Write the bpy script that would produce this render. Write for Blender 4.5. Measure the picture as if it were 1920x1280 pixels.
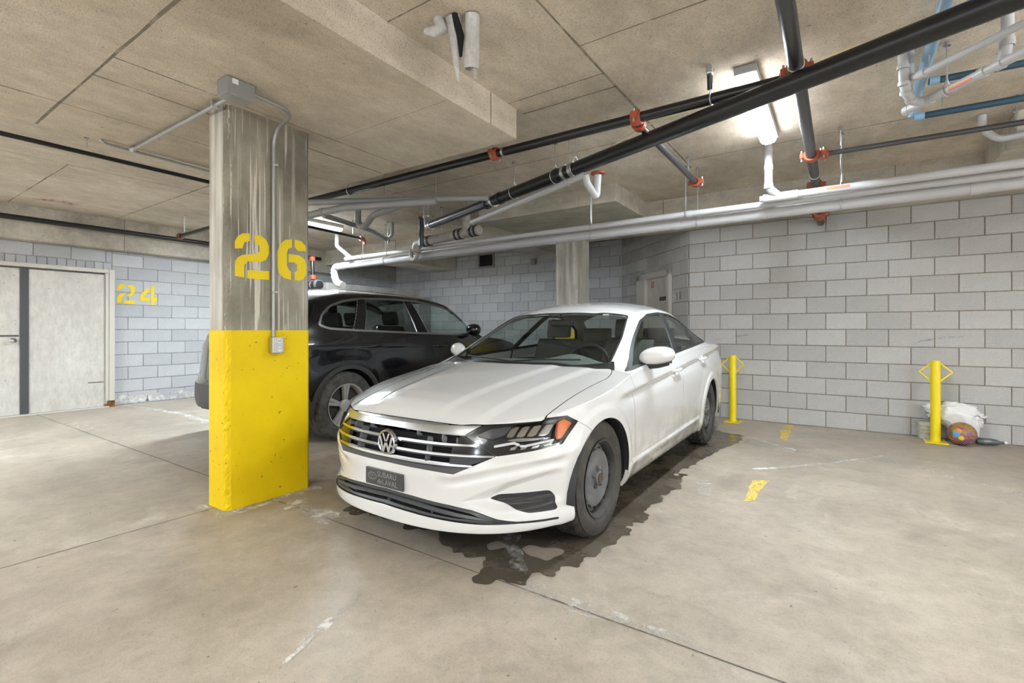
import bpy, bmesh, math, random
import numpy as np
from mathutils import Vector, Matrix
random.seed(7)
for _o in list(bpy.data.objects): bpy.data.objects.remove(_o)
scene = bpy.context.scene
COL = scene.collection
PI = math.pi
# ------------------------------------------------------------------ camera
_c = bpy.data.cameras.new('camera'); CAM = bpy.data.objects.new('camera', _c); COL.objects.link(CAM)
_c.lens = 17.0; _c.sensor_width = 36.0; _c.shift_y = -21/1920; _c.clip_start = .02
CAM.location = (0, 0, 1.19); CAM.rotation_euler = (PI/2, 0, math.radians(34.2))
scene.camera = CAM
# ------------------------------------------------------------------ world, exposure
_w = bpy.data.worlds.new('ambient_fill'); scene.world = _w; _w.use_nodes = True  # added even fill light, entering where the shell is left open
_w.node_tree.nodes['Background'].inputs[0].default_value = (.97, .98, 1, 1)
_w.node_tree.nodes['Background'].inputs[1].default_value = .88
scene.view_settings.view_transform = 'Standard'; scene.view_settings.look = 'None'
scene.view_settings.gamma = 1; scene.view_settings.use_curve_mapping = False
scene.view_settings.exposure = 1.2
scene.cycles.max_bounces = 7; scene.cycles.diffuse_bounces = 4; scene.cycles.glossy_bounces = 3; scene.cycles.transmission_bounces = 4; scene.cycles.transparent_max_bounces = 10
scene.cycles.use_light_tree = False; scene.cycles.caustics_reflective = False; scene.cycles.caustics_refractive = False
LAMP_W = 62.0          # watts of each ceiling fixture
# ------------------------------------------------------------------ object helpers
def tag(o, label=None, cat=None, group=None, kind=None):
    if label: o['label'] = label
    if cat: o['category'] = cat
    if group: o['group'] = group
    if kind: o['kind'] = kind
    return o
def thing(name, label, cat, loc=(0,0,0), group=None, rotz=0):
    o = bpy.data.objects.new(name, None); COL.objects.link(o)
    o.location = loc; o.rotation_euler = (0,0,rotz); o.empty_display_size = .1
    return tag(o, label, cat, group)
def link(name, me, parent=None, mat=None):
    o = bpy.data.objects.new(name, me); COL.objects.link(o)
    if mat is not None and not me.materials: me.materials.append(mat)
    if parent is not None:
        o.parent = parent
        # meshes are written in world space unless the root is 'local'
        if parent.type == 'EMPTY' and not parent.get('_local'): o.location = -Vector(parent.location)
        elif parent.type == 'MESH' or parent.get('_local'): o.location = (0,0,0)
    return o
class MB:
    """mesh collector"""
    def __init__(s): s.v=[]; s.f=[]
    def add(s, v, f):
        b=len(s.v); s.v+= [tuple(map(float,p)) for p in v]; s.f+=[tuple(i+b for i in q) for q in f]; return s
    def box(s, c, d, rz=0, ch=0):
        x,y,z=d[0]/2,d[1]/2,d[2]/2
        if ch<=0:
            v=[(-x,-y,-z),(x,-y,-z),(x,y,-z),(-x,y,-z),(-x,-y,z),(x,-y,z),(x,y,z),(-x,y,z)]
            f=[(3,2,1,0),(4,5,6,7),(0,1,5,4),(1,2,6,5),(2,3,7,6),(3,0,4,7)]
        else:
            ch=min(ch,x*.9,y*.9,z*.9); bm=bmesh.new(); bmesh.ops.create_cube(bm,size=1)
            for q in bm.verts: q.co=Vector((q.co.x*2*x,q.co.y*2*y,q.co.z*2*z))
            bmesh.ops.bevel(bm,geom=bm.edges[:],offset=ch,segments=2,profile=.5,affect='EDGES')
            bm.verts.index_update(); v=[tuple(q.co) for q in bm.verts]; f=[tuple(w.index for w in q.verts) for q in bm.faces]; bm.free()
        cs,sn=math.cos(rz),math.sin(rz)
        return s.add([(c[0]+p[0]*cs-p[1]*sn,c[1]+p[0]*sn+p[1]*cs,c[2]+p[2]) for p in v],f)
    def tube(s, pts, r, n=14, bend=0, cap=True):
        P=[Vector(p) for p in pts]
        if bend>0 and len(P)>2:
            Q=[P[0]]
            for i in range(1,len(P)-1):
                a,b,c=P[i-1],P[i],P[i+1]
                k=min(bend,(a-b).length*.49,(c-b).length*.49)
                p0=b+(a-b).normalized()*k; p1=b+(c-b).normalized()*k
                for t in np.linspace(0,1,7): Q.append(p0*(1-t)**2+b*(2*t*(1-t))+p1*t*t)
            Q.append(P[-1]); P=Q
        rr=r if hasattr(r,'__len__') else [r]*len(P)
        tang=[]
        for i in range(len(P)):
            a=P[max(i-1,0)];b=P[min(i+1,len(P)-1)]; tang.append((b-a).normalized())
        u=tang[0].orthogonal().normalized(); v=[];f=[]
        for i,p in enumerate(P):
            t=tang[i]; u=(u-t*u.dot(t)).normalized(); w=t.cross(u)
            for k in range(n):
                a=2*PI*k/n; v.append(p+(u*math.cos(a)+w*math.sin(a))*rr[i])
        for i in range(len(P)-1):
            for k in range(n):
                f.append((i*n+k,i*n+(k+1)%n,(i+1)*n+(k+1)%n,(i+1)*n+k))
        if cap:
            f.append(tuple(range(n-1,-1,-1))); f.append(tuple((len(P)-1)*n+k for k in range(n)))
        return s.add(v,f)
    def lathe(s, prof, c, ax=(1,0,0), n=32, closed=False):
        """prof: (offset along axis, radius)"""
        A=Vector(ax).normalized(); u=A.orthogonal().normalized(); w=A.cross(u); c=Vector(c); v=[];f=[]; m=len(prof)
        for k in range(n):
            a=2*PI*k/n; dd=u*math.cos(a)+w*math.sin(a)
            for h,r in prof: v.append(c+A*h+dd*r)
        for k in range(n):
            for j in range(m-1+(1 if closed else 0)):
                j2=(j+1)%m
                f.append((k*m+j,((k+1)%n)*m+j,((k+1)%n)*m+j2,k*m+j2))
        return s.add(v,f)
    def prism(s, poly, fr, th):
        """poly 2D list, fr(a,b)->point on face, th: vector thickness"""
        n=len(poly); th=Vector(th)
        a=[Vector(fr(*p)) for p in poly]; b=[p+th for p in a]
        f=[tuple(range(n)),tuple(range(2*n-1,n-1,-1))]+[(i,n+i,n+(i+1)%n,(i+1)%n) for i in range(n)]
        return s.add(a+b,f)
    def build(s, name, mat, parent=None, smooth=False, ang=35, tri=False):
        me=bpy.data.meshes.new(name); me.from_pydata(s.v,[],s.f); me.validate()
        bm=bmesh.new(); bm.from_mesh(me); bmesh.ops.recalc_face_normals(bm,faces=bm.faces); bm.to_mesh(me); bm.free()
        if smooth:
            me.shade_smooth(); me.set_sharp_from_angle(angle=math.radians(ang))
        return link(name, me, parent, mat)
# ------------------------------------------------------------------ materials
def mat(name, col=(.5,.5,.5), rough=.5, metal=0, coat=0, spec=.5):
    m=bpy.data.materials.new(name); m.use_nodes=True; b=m.node_tree.nodes['Principled BSDF']
    b.inputs['Base Color'].default_value=(*col,1); b.inputs['Roughness'].default_value=rough; b.inputs['Metallic'].default_value=metal
    b.inputs['Coat Weight'].default_value=coat; b.inputs['Coat Roughness'].default_value=.04; b.inputs['Specular IOR Level'].default_value=spec
    return m
class NT:
    def __init__(s, m): s.t=m.node_tree; s.b=s.t.nodes['Principled BSDF']; s.co=s.t.nodes.new('ShaderNodeTexCoord')
    def n(s, ty, **k):
        q=s.t.nodes.new(ty)
        for a,b in k.items(): setattr(q,a,b)
        return q
    def l(s,a,b): s.t.links.new(a,b)
    def xyz(s, scale=(1,1,1), loc=(0,0,0), src='Object'):
        m=s.n('ShaderNodeMapping'); m.inputs['Scale'].default_value=scale; m.inputs['Location'].default_value=loc
        s.l(s.co.outputs[src],m.inputs[0]); return m.outputs[0]
    def noise(s, scale, detail=6, rough=.6, sc=(1,1,1), loc=(0,0,0), dist=0, src='Object'):
        q=s.n('ShaderNodeTexNoise'); q.inputs['Scale'].default_value=scale; q.inputs['Detail'].default_value=detail; q.inputs['Roughness'].default_value=rough; q.inputs['Distortion'].default_value=dist
        s.l(s.xyz(sc,loc,src),q.inputs['Vector']); return q.outputs['Fac']
    def ramp(s, x, stops):
        q=s.n('ShaderNodeValToRGB'); e=q.color_ramp.elements
        while len(e)<len(stops): e.new(.5)
        for i,(p,c) in enumerate(stops):
            e[i].position=p; e[i].color=(*(c if hasattr(c,'__len__') else (c,c,c)),1)
        s.l(x,q.inputs[0]); return q.outputs[0]
    def mix(s, fac, a, b, mode='MIX'):
        q=s.n('ShaderNodeMix',data_type='RGBA',blend_type=mode)
        for v,i in ((fac,0),(a,6),(b,7)):
            if hasattr(v,'is_linked') or hasattr(v,'node'): s.l(v,q.inputs[i])
            elif i==0: q.inputs[0].default_value=v
            else: q.inputs[i].default_value=(*v,1)
        return q.outputs[2]
    def math(s, op, a, b=0, c=None):
        q=s.n('ShaderNodeMath',operation=op)
        for i,v in enumerate((a,b) if c is None else (a,b,c)):
            if hasattr(v,'node'): s.l(v,q.inputs[i])
            else: q.inputs[i].default_value=v
        return q.outputs[0]
    def sep(s, src='Object'):
        q=s.n('ShaderNodeSeparateXYZ'); s.l(s.co.outputs[src],q.inputs[0]); return q.outputs
    def col(s,c): s.l(c,s.b.inputs['Base Color'])
    def rough(s,c): s.l(c,s.b.inputs['Roughness'])
    def bump(s,h,st=.2,d=.01):
        q=s.n('ShaderNodeBump'); q.inputs['Strength'].default_value=st; q.inputs['Distance'].default_value=d
        s.l(h,q.inputs['Height']); s.l(q.outputs[0],s.b.inputs['Normal'])
def concrete(name, a, b, c, scale=1.2, speck=.5, stretch=(1,1,1), rough=.85, bump=.25):
    m=mat(name,b,rough); t=NT(m)
    n1=t.noise(scale,5,.65,stretch); n2=t.noise(scale*7,4,.75,stretch,(3,1,2)); n3=t.noise(140,1,.6)
    base=t.ramp(n1,[(.3,a),(.5,b),(.7,c)])
    base=t.mix(.55,base,t.ramp(n2,[(.3,.62),(.62,1.0)]),'MULTIPLY')
    base=t.mix(speck,base,t.ramp(n3,[(.28,.35),(.42,.95),(.7,1.08)]),'MULTIPLY')
    pit=t.ramp(t.noise(22,2,.5,(1,1,1),(9,4,1)),[(.23,.25),(.29,1)])
    base=t.mix(.6,base,pit,'MULTIPLY')
    t.col(base); t.bump(t.noise(60,1,.6),bump,.004); return m
M={}
M['ceiling']=concrete('ceiling_concrete',(.46,.40,.315),(.65,.57,.46),(.76,.68,.57),1.1,.65,(1,.6,1))
M['beam']=concrete('beam_concrete',(.36,.335,.28),(.54,.50,.42),(.70,.65,.56),1.6,.5,(.5,1,1))
# floor
def floor_mat():
    m=mat('floor_concrete',(.45,.4,.33),.6); t=NT(m)
    n1=t.noise(.55,6,.62); n2=t.noise(3.2,6,.7,(1,1,1),(2,7,0)); n3=t.noise(110,1,.6); n4=t.noise(26,2,.55,(1,1,1),(5,5,5))
    b=t.ramp(n1,[(.32,(.36,.31,.25)),(.5,(.47,.41,.335)),(.68,(.58,.51,.425))])
    b=t.mix(.6,b,t.ramp(n2,[(.3,.66),(.6,1.0)]),'MULTIPLY')
    b=t.mix(.35,b,t.ramp(n3,[(.25,.45),(.45,1),(.75,1.08)]),'MULTIPLY')
    b=t.mix(.75,b,t.ramp(n4,[(.245,.25),(.285,1)]),'MULTIPLY')
    sw=t.noise(9,6,.8,(1,1,1),(1,3,0),.3)
    b=t.mix(.55,b,t.ramp(sw,[(.35,.70),(.6,1.06)]),'MULTIPLY')
    b=t.mix(t.ramp(t.noise(1.6,7,.74,(1,1,1),(11,3,0),.8),[(.56,0),(.74,.55)]),b,(.70,.65,.58))
    dk=t.noise(4.5,6,.75,(1,1,1),(7,21,0),.5); b=t.mix(t.ramp(dk,[(.60,0),(.72,.45)]),b,(.25,.21,.165))
    t.col(b); t.rough(t.ramp(n2,[(.3,.38),(.7,.62)])); t.bump(n3,.12,.003); return m
M['floor']=floor_mat()
def block_mat(name, lo, mid, hi):
    m=mat(name,mid,.9); t=NT(m); r=t.n('ShaderNodeObjectInfo').outputs['Random']
    n1=t.noise(260,1,.7,src='Object'); n2=t.noise(7,6,.6)
    b=t.ramp(r,[(0,lo),(.5,mid),(1,hi)])
    b=t.mix(.8,b,t.ramp(n1,[(.3,.42),(.48,.95),(.7,1.12)]),'MULTIPLY')
    b=t.mix(.5,b,t.ramp(n2,[(.3,.8),(.65,1.05)]),'MULTIPLY')
    t.col(b); t.bump(n1,.5,.003); return m
M['block']=block_mat('concrete_block',(.50,.495,.485),(.545,.54,.53),(.60,.595,.585))
M['block_cool']=block_mat('concrete_block_cool',(.50,.52,.55),(.56,.575,.60),(.62,.635,.66))
M['mortar']=concrete('mortar',(.26,.21,.16),(.33,.27,.205),(.40,.33,.26),4,.4)
M['mortar_grey']=concrete('mortar_grey',(.34,.33,.31),(.42,.41,.39),(.48,.47,.45),4,.4)
# column concrete with drips
def column_mat():
    m=mat('column_concrete',(.4,.37,.3),.85); t=NT(m); X,Y,Z=t.sep()
    n1=t.noise(2.2,7,.6,(1,1,.6)); n3=t.noise(120,3,.6)
    b=t.ramp(n1,[(.35,(.17,.155,.12)),(.5,(.28,.26,.205)),(.68,(.46,.435,.36))])
    d1=t.noise(16,4,.5,(1,1,.05)); d2=t.noise(52,3,.5,(1,1,.02),(4,2,0))
    b=t.mix(t.ramp(d1,[(.58,0),(.66,.35)]),b,(.60,.57,.50)); b=t.mix(t.ramp(d2,[(.585,0),(.62,.85)]),b,(.74,.70,.62)); damp=t.noise(3.0,5,.6,(1,1,1),(1,5,2)); top=t.ramp(t.math('MULTIPLY',Z,.25),[(.60,0),(.66,.7)]); b=t.mix(t.math('MULTIPLY',top,t.ramp(damp,[(.4,0),(.55,1)])),b,(.30,.26,.20))
    b=t.mix(.5,b,t.ramp(n3,[(.25,.5),(.45,1)]),'MULTIPLY')
    t.col(b); t.bump(t.noise(40,2,.6),.3,.005); return m
M['column']=column_mat()
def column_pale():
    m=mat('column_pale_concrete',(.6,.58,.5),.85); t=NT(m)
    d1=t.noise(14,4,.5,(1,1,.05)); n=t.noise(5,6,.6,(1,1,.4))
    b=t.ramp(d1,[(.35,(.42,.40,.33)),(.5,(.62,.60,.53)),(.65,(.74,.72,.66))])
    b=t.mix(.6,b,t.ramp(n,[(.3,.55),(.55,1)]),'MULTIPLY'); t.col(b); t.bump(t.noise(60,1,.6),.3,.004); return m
M['column_pale']=column_pale()
def yellow_mat():
    m=mat('yellow_paint',(.86,.62,.0),.5,0,0,.25); t=NT(m)
    n=t.noise(2,6,.6); s=t.noise(34,3,.5,(1,1,1),(3,8,1)); s2=t.noise(9,6,.75,(1,1,.6),(1,1,7))
    b=t.ramp(n,[(.3,(.80,.555,.003)),(.6,(.90,.65,.004))])
    b=t.mix(t.ramp(s,[(.27,.85),(.31,0)]),b,(.13,.10,.04)); b=t.mix(t.ramp(s2,[(.24,.7),(.31,0)]),b,(.35,.24,.03))
    t.col(b); t.bump(t.noise(18,3,.6),.25,.006); return m
M['yellow']=yellow_mat()
M['stencil']=mat('stencil_yellow',(.88,.66,.005),.6)
M['bollard']=mat('bollard_yellow',(.90,.70,.005),.35)
M['worn_yellow']=mat('worn_yellow',(.72,.52,.12),.7)
def alpha_noise(name,col,scale,lo,hi,rough=.8,stretch=(1,1,1)):
    m=mat(name,col,rough); t=NT(m); n=t.noise(scale,7,.7,stretch)
    t.l(t.ramp(n,[(lo,0),(hi,1)]),t.b.inputs['Alpha']); return m
M['residue']=alpha_noise('white_residue',(.80,.78,.74),7,.42,.62)
M['residue_soft']=alpha_noise('white_residue_soft',(.72,.70,.66),9,.48,.72)
M['wear_yellow']=alpha_noise('worn_floor_yellow',(.78,.56,.14),34,.30,.50)
M['crack']=mat('joint_dark',(.13,.115,.095),.9)
M['seam']=alpha_noise('form_seam',(.24,.21,.155),3,.30,.62)
def wet():
    m=mat('wet_concrete',(.1,.085,.065),.22); t=NT(m); n=t.noise(3,7,.65)
    t.col(t.ramp(n,[(.3,(.085,.07,.052)),(.7,(.15,.125,.095))])); t.rough(t.ramp(n,[(.35,.12),(.65,.42)])); return m
M['wet']=wet()
M['black_pipe']=mat('black_iron',(.012,.012,.013),.30); 
M['steel_pipe']=mat('dull_steel_pipe',(.085,.085,.09),.33,.6)
M['pvc']=mat('grey_white_pvc',(.50,.50,.51),.34)
M['pvc_grey']=mat('grey_pvc',(.30,.30,.30),.4)
M['pvc_old']=concrete('aged_grey_pipe',(.28,.25,.22),(.42,.39,.35),(.52,.49,.45),6,.2,rough=.5,bump=.05)
M['blue']=mat('blue_pipe',(.018,.055,.09),.4); M['paleblue']=mat('pale_blue_pipe',(.22,.36,.50),.4)
M['red']=mat('red_coupling',(.36,.075,.03),.5); M['orange_label']=mat('orange_label',(.85,.22,.12),.6)
M['galv']=mat('galvanised',(.55,.56,.57),.35,.85); M['conduit']=mat('conduit_steel',(.42,.42,.41),.4,.6)
M['box_grey']=mat('grey_box',(.30,.30,.29),.5,.3)
M['tape']=mat('cream_tape',(.70,.62,.42),.7)
M['rag']=concrete('old_insulation',(.40,.39,.37),(.55,.54,.52),(.68,.67,.65),5,.2)
M['door']=concrete('painted_door',(.60,.575,.53),(.67,.645,.60),(.72,.70,.66),2,.12,(1,1,.5),.55,.05)
M['frame']=mat('door_frame_paint',(.63,.60,.55),.5); M['astragal']=mat('dark_astragal',(.075,.078,.085),.5)
M['rust']=concrete('rust',(.10,.04,.015),(.22,.09,.03),(.34,.17,.07),14,.3)
M['chrome']=mat('chrome',(.62,.63,.64),.12,1); M['satin']=mat('satin_silver',(.50,.51,.53),.28,1)
def emis(name,col,st):
    m=mat(name,col,.5); b=m.node_tree.nodes['Principled BSDF']; b.inputs['Emission Color'].default_value=(*col,1); b.inputs['Emission Strength'].default_value=st; return m
M['tube']=emis('lamp_diffuser',(.98,.99,1),6.0); M['tube'].cycles.emission_sampling='NONE'
M['fixture']=mat('fixture_grey',(.35,.35,.35),.4)
# cars
def paint_white():
    m=mat('white_car_paint',(.74,.74,.735),.22,0,1); t=NT(m); X,Y,Z=t.sep()
    n=t.noise(3.5,7,.7,(1,1,1.6)); n2=t.noise(24,5,.7)
    zz=t.ramp(Z,[(.0,1),(.25,.9),(.45,.4),(.68,.0)])
    d=t.math('MULTIPLY',zz,t.ramp(n,[(.36,.12),(.62,.95)]))
    yy=t.ramp(t.math('MULTIPLY',Y,.2),[(.21,0),(.27,1)])       # road film along the doors and sill
    d=t.math('MULTIPLY',d,yy)
    b=t.mix(d,(.74,.74,.735),(.36,.32,.27)); t.col(b); return m
M['white_paint']=paint_white()
M['black_paint']=mat('black_car_paint',(.006,.006,.009),.18,0,1)
M['plastic']=mat('black_plastic',(.022,.022,.024),.45); M['gloss_black']=mat('gloss_black',(.012,.012,.014),.12)
M['grey_plastic']=mat('dark_grey_plastic',(.06,.06,.063),.5); M['rib']=mat('grille_rib_grey',(.10,.10,.105),.4); M['intake']=mat('intake_grey',(.045,.047,.05),.42)
M['void']=mat('dark_void',(.006,.006,.006),.9); M['lining']=mat('cabin_lining',(.10,.10,.096),.85); M['headliner']=mat('grey_headliner',(.5,.5,.47),.9)
M['seat']=mat('charcoal_seat',(.075,.071,.068),.85); M['dash']=mat('dash_plastic',(.20,.21,.20),.6)
def tyre_mat(name,a,b):
    m=mat(name,a,.75); t=NT(m); n=t.noise(9,6,.65); t.col(t.ramp(n,[(.35,a),(.7,b)])); return m
M['tyre']=tyre_mat('dusty_tyre',(.022,.021,.02),(.075,.068,.058)); M['tyre_suv']=tyre_mat('salty_tyre',(.06,.058,.056),(.17,.165,.155))
M['steel_wheel']=tyre_mat('painted_steel_wheel',(.10,.102,.106),(.19,.19,.195)); M['rim_dark']=tyre_mat('grimy_rim',(.03,.03,.03),(.07,.066,.06)); M['hubrust']=mat('rusty_hub',(.10,.07,.05),.7,.3)
M['alloy']=mat('alloy_silver',(.66,.66,.66),.35,.35); M['disc']=mat('brake_disc',(.10,.09,.08),.5,.6)
M['amber']=mat('amber_reflector',(.75,.16,.02),.2); M['redlens']=mat('red_lens',(.5,.02,.015),.15)
def glass(name,tint,f0=.045):
    m=bpy.data.materials.new(name); m.use_nodes=True; t=m.node_tree; t.nodes.clear()
    o=t.nodes.new('ShaderNodeOutputMaterial'); mx=t.nodes.new('ShaderNodeMixShader'); tr=t.nodes.new('ShaderNodeBsdfTransparent'); gl=t.nodes.new('ShaderNodeBsdfGlossy'); lw=t.nodes.new('ShaderNodeLayerWeight')
    tr.inputs[0].default_value=(*tint,1); gl.inputs['Roughness'].default_value=.02; lw.inputs[0].default_value=.5
    p=t.nodes.new('ShaderNodeMath'); p.operation='POWER'; p.inputs[1].default_value=5; t.links.new(lw.outputs['Facing'],p.inputs[0])
    q=t.nodes.new('ShaderNodeMath'); q.operation='MULTIPLY_ADD'; q.inputs[1].default_value=1-f0; q.inputs[2].default_value=f0; t.links.new(p.outputs[0],q.inputs[0])
    t.links.new(q.outputs[0],mx.inputs[0]); t.links.new(tr.outputs[0],mx.inputs[1]); t.links.new(gl.outputs[0],mx.inputs[2]); t.links.new(mx.outputs[0],o.inputs[0]); return m
M['glass']=glass('green_tinted_glass',(.80,.86,.835)); M['dark_glass']=glass('privacy_glass',(.30,.34,.335)); M['lens']=glass('headlamp_lens',(.92,.93,.95),.035)
M['white_plastic']=mat('white_plastic',(.78,.78,.76),.5)
# ------------------------------------------------------------------ the garage shell
def struct(o, label=None): o['kind']='structure'; return o
b=MB(); b.box((-1.75,1.9,-.10),(16.3,14.2,.20)); FLOOR=struct(b.build('floor',M['floor']))
b=MB(); b.box((-1.75,1.9,3.01),(16.3,14.2,.20)); CEIL=struct(b.build('ceiling',M['ceiling']))
def slab(name,x0,x1,y0,y1,z0,z1,m,parent,ch=0):
    b=MB(); b.box(((x0+x1)/2,(y0+y1)/2,(z0+z1)/2),(x1-x0,y1-y0,z1-z0),0,ch); return b.build(name,m,parent)
slab('drop_panel',-4.82,-2.09,-1.6,3.14,2.68,2.915,M['ceiling'],CEIL,.006)
slab('drop_panel',-4.20,-2.17,5.35,6.42,2.70,2.915,M['beam'],CEIL,.006)
slab('drop_panel',1.14,3.3,5.35,6.42,2.70,2.915,M['beam'],CEIL,.006)
slab('beam',-9.3,6.2,6.41,7.08,2.60,2.915,M['beam'],CEIL,.008)
slab('beam',-9.52,-9.28,-5,6.6,2.44,2.915,M['beam'],CEIL,.008)
slab('beam',-8.2,-7.45,7.07,8.66,2.60,2.915,M['beam'],CEIL,.006)
slab('beam',-4.80,-4.33,7.07,8.66,2.60,2.915,M['beam'],CEIL,.006)
# vertical pour joints on beam faces
for x0,y0,z0,z1 in ((-1.94,6.408,2.60,2.91),(-7.05,6.408,2.60,2.91),(.47,6.408,2.6,2.91)):
    slab('pour_joint',x0-.003,x0+.003,y0-.001,y0+.004,z0,z1,M['crack'],CEIL)
slab('pour_joint',-9.283,-9.278,2.85,2.856,2.44,2.91,M['crack'],CEIL)
slab('pour_joint',-2.092,-2.088,2.80,2.806,2.68,2.91,M['crack'],CEIL)
# board seams left in the ceiling by the formwork
def seam(x0,y0,x1,y1,z,w=.012,m=None,parent=None,dz=-.0015,name='form_seam'):
    d=Vector((x1-x0,y1-y0,0)); n=Vector((-d.y,d.x,0)).normalized()*w/2; a=Vector((x0,y0,z+dz)); c=Vector((x1,y1,z+dz)); k=max(2,int(d.length/.25)); L=[];Rr=[]
    for i in range(k+1):
        p=a+(c-a)*i/k; j=random.uniform(-.003,.003) if 0<i<k else 0; t=1+random.uniform(-.35,.35)
        L.append(p+n*t+Vector((-d.y,d.x,0)).normalized()*j); Rr.append(p-n*t+Vector((-d.y,d.x,0)).normalized()*j)
    b=MB(); b.add(L+Rr,[(i,i+1,k+2+i,k+1+i) for i in range(k)]); return b.build(name,m or M['seam'],parent or CEIL)
for s in ((-4.80,.955,-2.1,.955,2.68,.018),(-3.28,.96,-3.28,3.1,2.68,.010),(-3.60,.96,-3.60,3.1,2.68,.014),(-4.22,-1.0,-4.22,.955,2.68,.016),(-4.22,.955,-4.22,3.1,2.68,.008),(-3.28,2.35,-2.1,2.35,2.68,.004),
    (-1.31,.2,-1.31,5.3,2.91,.016),(-1.31,2.65,1.8,2.65,2.91,.012),(-2.09,3.02,-1.31,3.02,2.91,.010),(-2.09,3.23,-1.31,3.23,2.91,.014),(-2.1,1.84,-1.31,1.84,2.91,.010),(-1.25,5.05,2.2,5.05,2.91,.010),
    (-6.62,-1,-6.62,6.4,2.91,.012),(-9.2,2.73,-4.8,2.73,2.91,.014),(-9.2,1.56,-6.62,1.56,2.91,.012),(-4.7,4.2,-1.31,4.2,2.91,.012),(-4.6,3.3,-4.6,6.4,2.91,.010)):
    seam(*s)
b=MB(); b.add([(-8.75,1.70,2.9085),(-8.55,1.75,2.9085),(-8.52,2.20,2.9085),(-8.72,2.15,2.9085)],[(0,1,2,3)]); b.build('red_spray_mark',alpha_noise('red_spray',(.50,.13,.11),6,.50,.72),CEIL)
# ------------------------------------------------------------------ concrete block walls
_bk={}
def block_mesh(l,h,m):
    key=(round(l,3),round(h,3),m.name)
    if key not in _bk:
        x,z,c,t=l/2,h/2,.005,.011
        v=[(-x,0,-z),(x,0,-z),(x,0,z),(-x,0,z),(-x,-t+c*.7,-z),(x,-t+c*.7,-z),(x,-t+c*.7,z),(-x,-t+c*.7,z),(-x+c,-t,-z+c),(x-c,-t,-z+c),(x-c,-t,z-c),(-x+c,-t,z-c)]
        f=[(0,1,5,4),(1,2,6,5),(2,3,7,6),(3,0,4,7),(4,5,9,8),(5,6,10,9),(6,7,11,10),(7,4,8,11),(8,9,10,11)]
        me=bpy.data.meshes.new('block'); me.from_pydata(v,[],f); me.materials.append(m); _bk[key]=me
    return _bk[key]
def masonry(wall, p0, ang, length, rows, phase, m, bl=.405, bh=.2, z0=0.0, holes=(), gap=.0085, top=None):
    """blocks along direction ang from p0; front faces look to the right-hand side (-normal)"""
    dx,dy=math.cos(ang),math.sin(ang)
    for k in rows:
        za=z0+k*bh; zb_=za+bh
        if top and zb_>top: zb_=top
        if zb_-za<.03: continue
        cuts=[phase(k)+bl*i for i in range(-30,60)]
        cuts=[0]+[c for c in cuts if .02<c<length-.02]+[length]
        for a,c in zip(cuts[:-1],cuts[1:]):
            spans=[(a,c)]
            for (h0,h1,hz0,hz1) in holes:
                if zb_>hz0+.03 and za<hz1-.03:
                    ns=[]
                    for (u,w) in spans:
                        if w<=h0 or u>=h1: ns.append((u,w))
                        else:
                            if u<h0: ns.append((u,h0))
                            if w>h1: ns.append((h1,w))
                    spans=ns
            for u,w in spans:
                if w-u<.035: continue
                l=w-u-gap; h=zb_-za-gap; mid=(u+w)/2
                o=bpy.data.objects.new('block',block_mesh(l,h,m)); COL.objects.link(o); o.parent=wall
                pr=random.uniform(-.0015,.0015)
                o.location=(p0[0]+dx*mid+dy*pr,p0[1]+dy*mid-dx*pr,(za+zb_)/2); o.rotation_euler=(0,0,ang)
RB=.405
b=MB(); b.box((2.2,7.172,1.45),(7.95,.2,2.9)); WR=struct(b.build('wall_right',M['mortar']))
masonry(WR,(-1.774,7.072),0,4.2,range(13),lambda k:(.2025 if k%2 else 0)+.005,M['block'],.4045)
b=MB(); b.box((-9.602,2.0,1.45),(.2,14,2.9)); WL=struct(b.build('wall_left',M['mortar_grey']))
masonry(WL,(-9.502,2.76),PI/2,5.9,range(13),lambda k:(.41 if k%2 else .205),M['block_cool'],.41,top=2.44)
masonry(WL,(-9.502,.3),PI/2,2.46,(11,12),lambda k:.33+(.0 if k%2 else .205),M['block_cool'],.41,z0=.05,top=2.44)
# soldier row of small bricks over the double door
for i in range(22):
    l=.105; o=bpy.data.objects.new('brick',block_mesh(l-.008,.105,M['block_cool'])); COL.objects.link(o); o.parent=WL; o.location=(-9.502,2.70-.107*i,2.19); o.rotation_euler=(0,0,PI/2)
b=MB(); b.box((-6.45,8.752,1.45),(6.3,.2,2.9)); WB=struct(b.build('wall_back',M['mortar_grey']))
masonry(WB,(-9.502,8.652),0,6.12,range(15),lambda k:(.2025 if k%2 else .0),M['block_cool'],.405,top=2.9,holes=((2.72,3.16,2.60,2.93),))
A0=Vector((-1.774,7.072)); B0=Vector((-3.385,8.652)); dAB=(B0-A0); LAB=dAB.length; angAB=math.atan2(-dAB.y,-dAB.x)   # run from B to A
b=MB(); nrm=Vector((math.sin(angAB),-math.cos(angAB))); mid=(A0+B0)/2-nrm*.1
b.box((mid.x,mid.y,1.45),(LAB-.002,.2,2.9),angAB); WC=struct(b.build('wall_corner',M['mortar_grey']))
D0,D1=LAB-1.54,LAB-.458
masonry(WC,(B0.x,B0.y),angAB,LAB,range(14),lambda k:(.2025 if k%2 else 0),M['block'],.405,top=2.75,holes=((D0,D1,-1,2.12),))
for i in range(11):
    for zz in (2.165,2.55):
        s_=D0+.03+.1*i; o=bpy.data.objects.new('brick',block_mesh(.09,.08,M['block'])); COL.objects.link(o); o.parent=WC; o.location=(B0.x+math.cos(angAB)*s_+nrm.x*.006,B0.y+math.sin(angAB)*s_+nrm.y*.006,zz); o.rotation_euler=(0,0,angAB)
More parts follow.
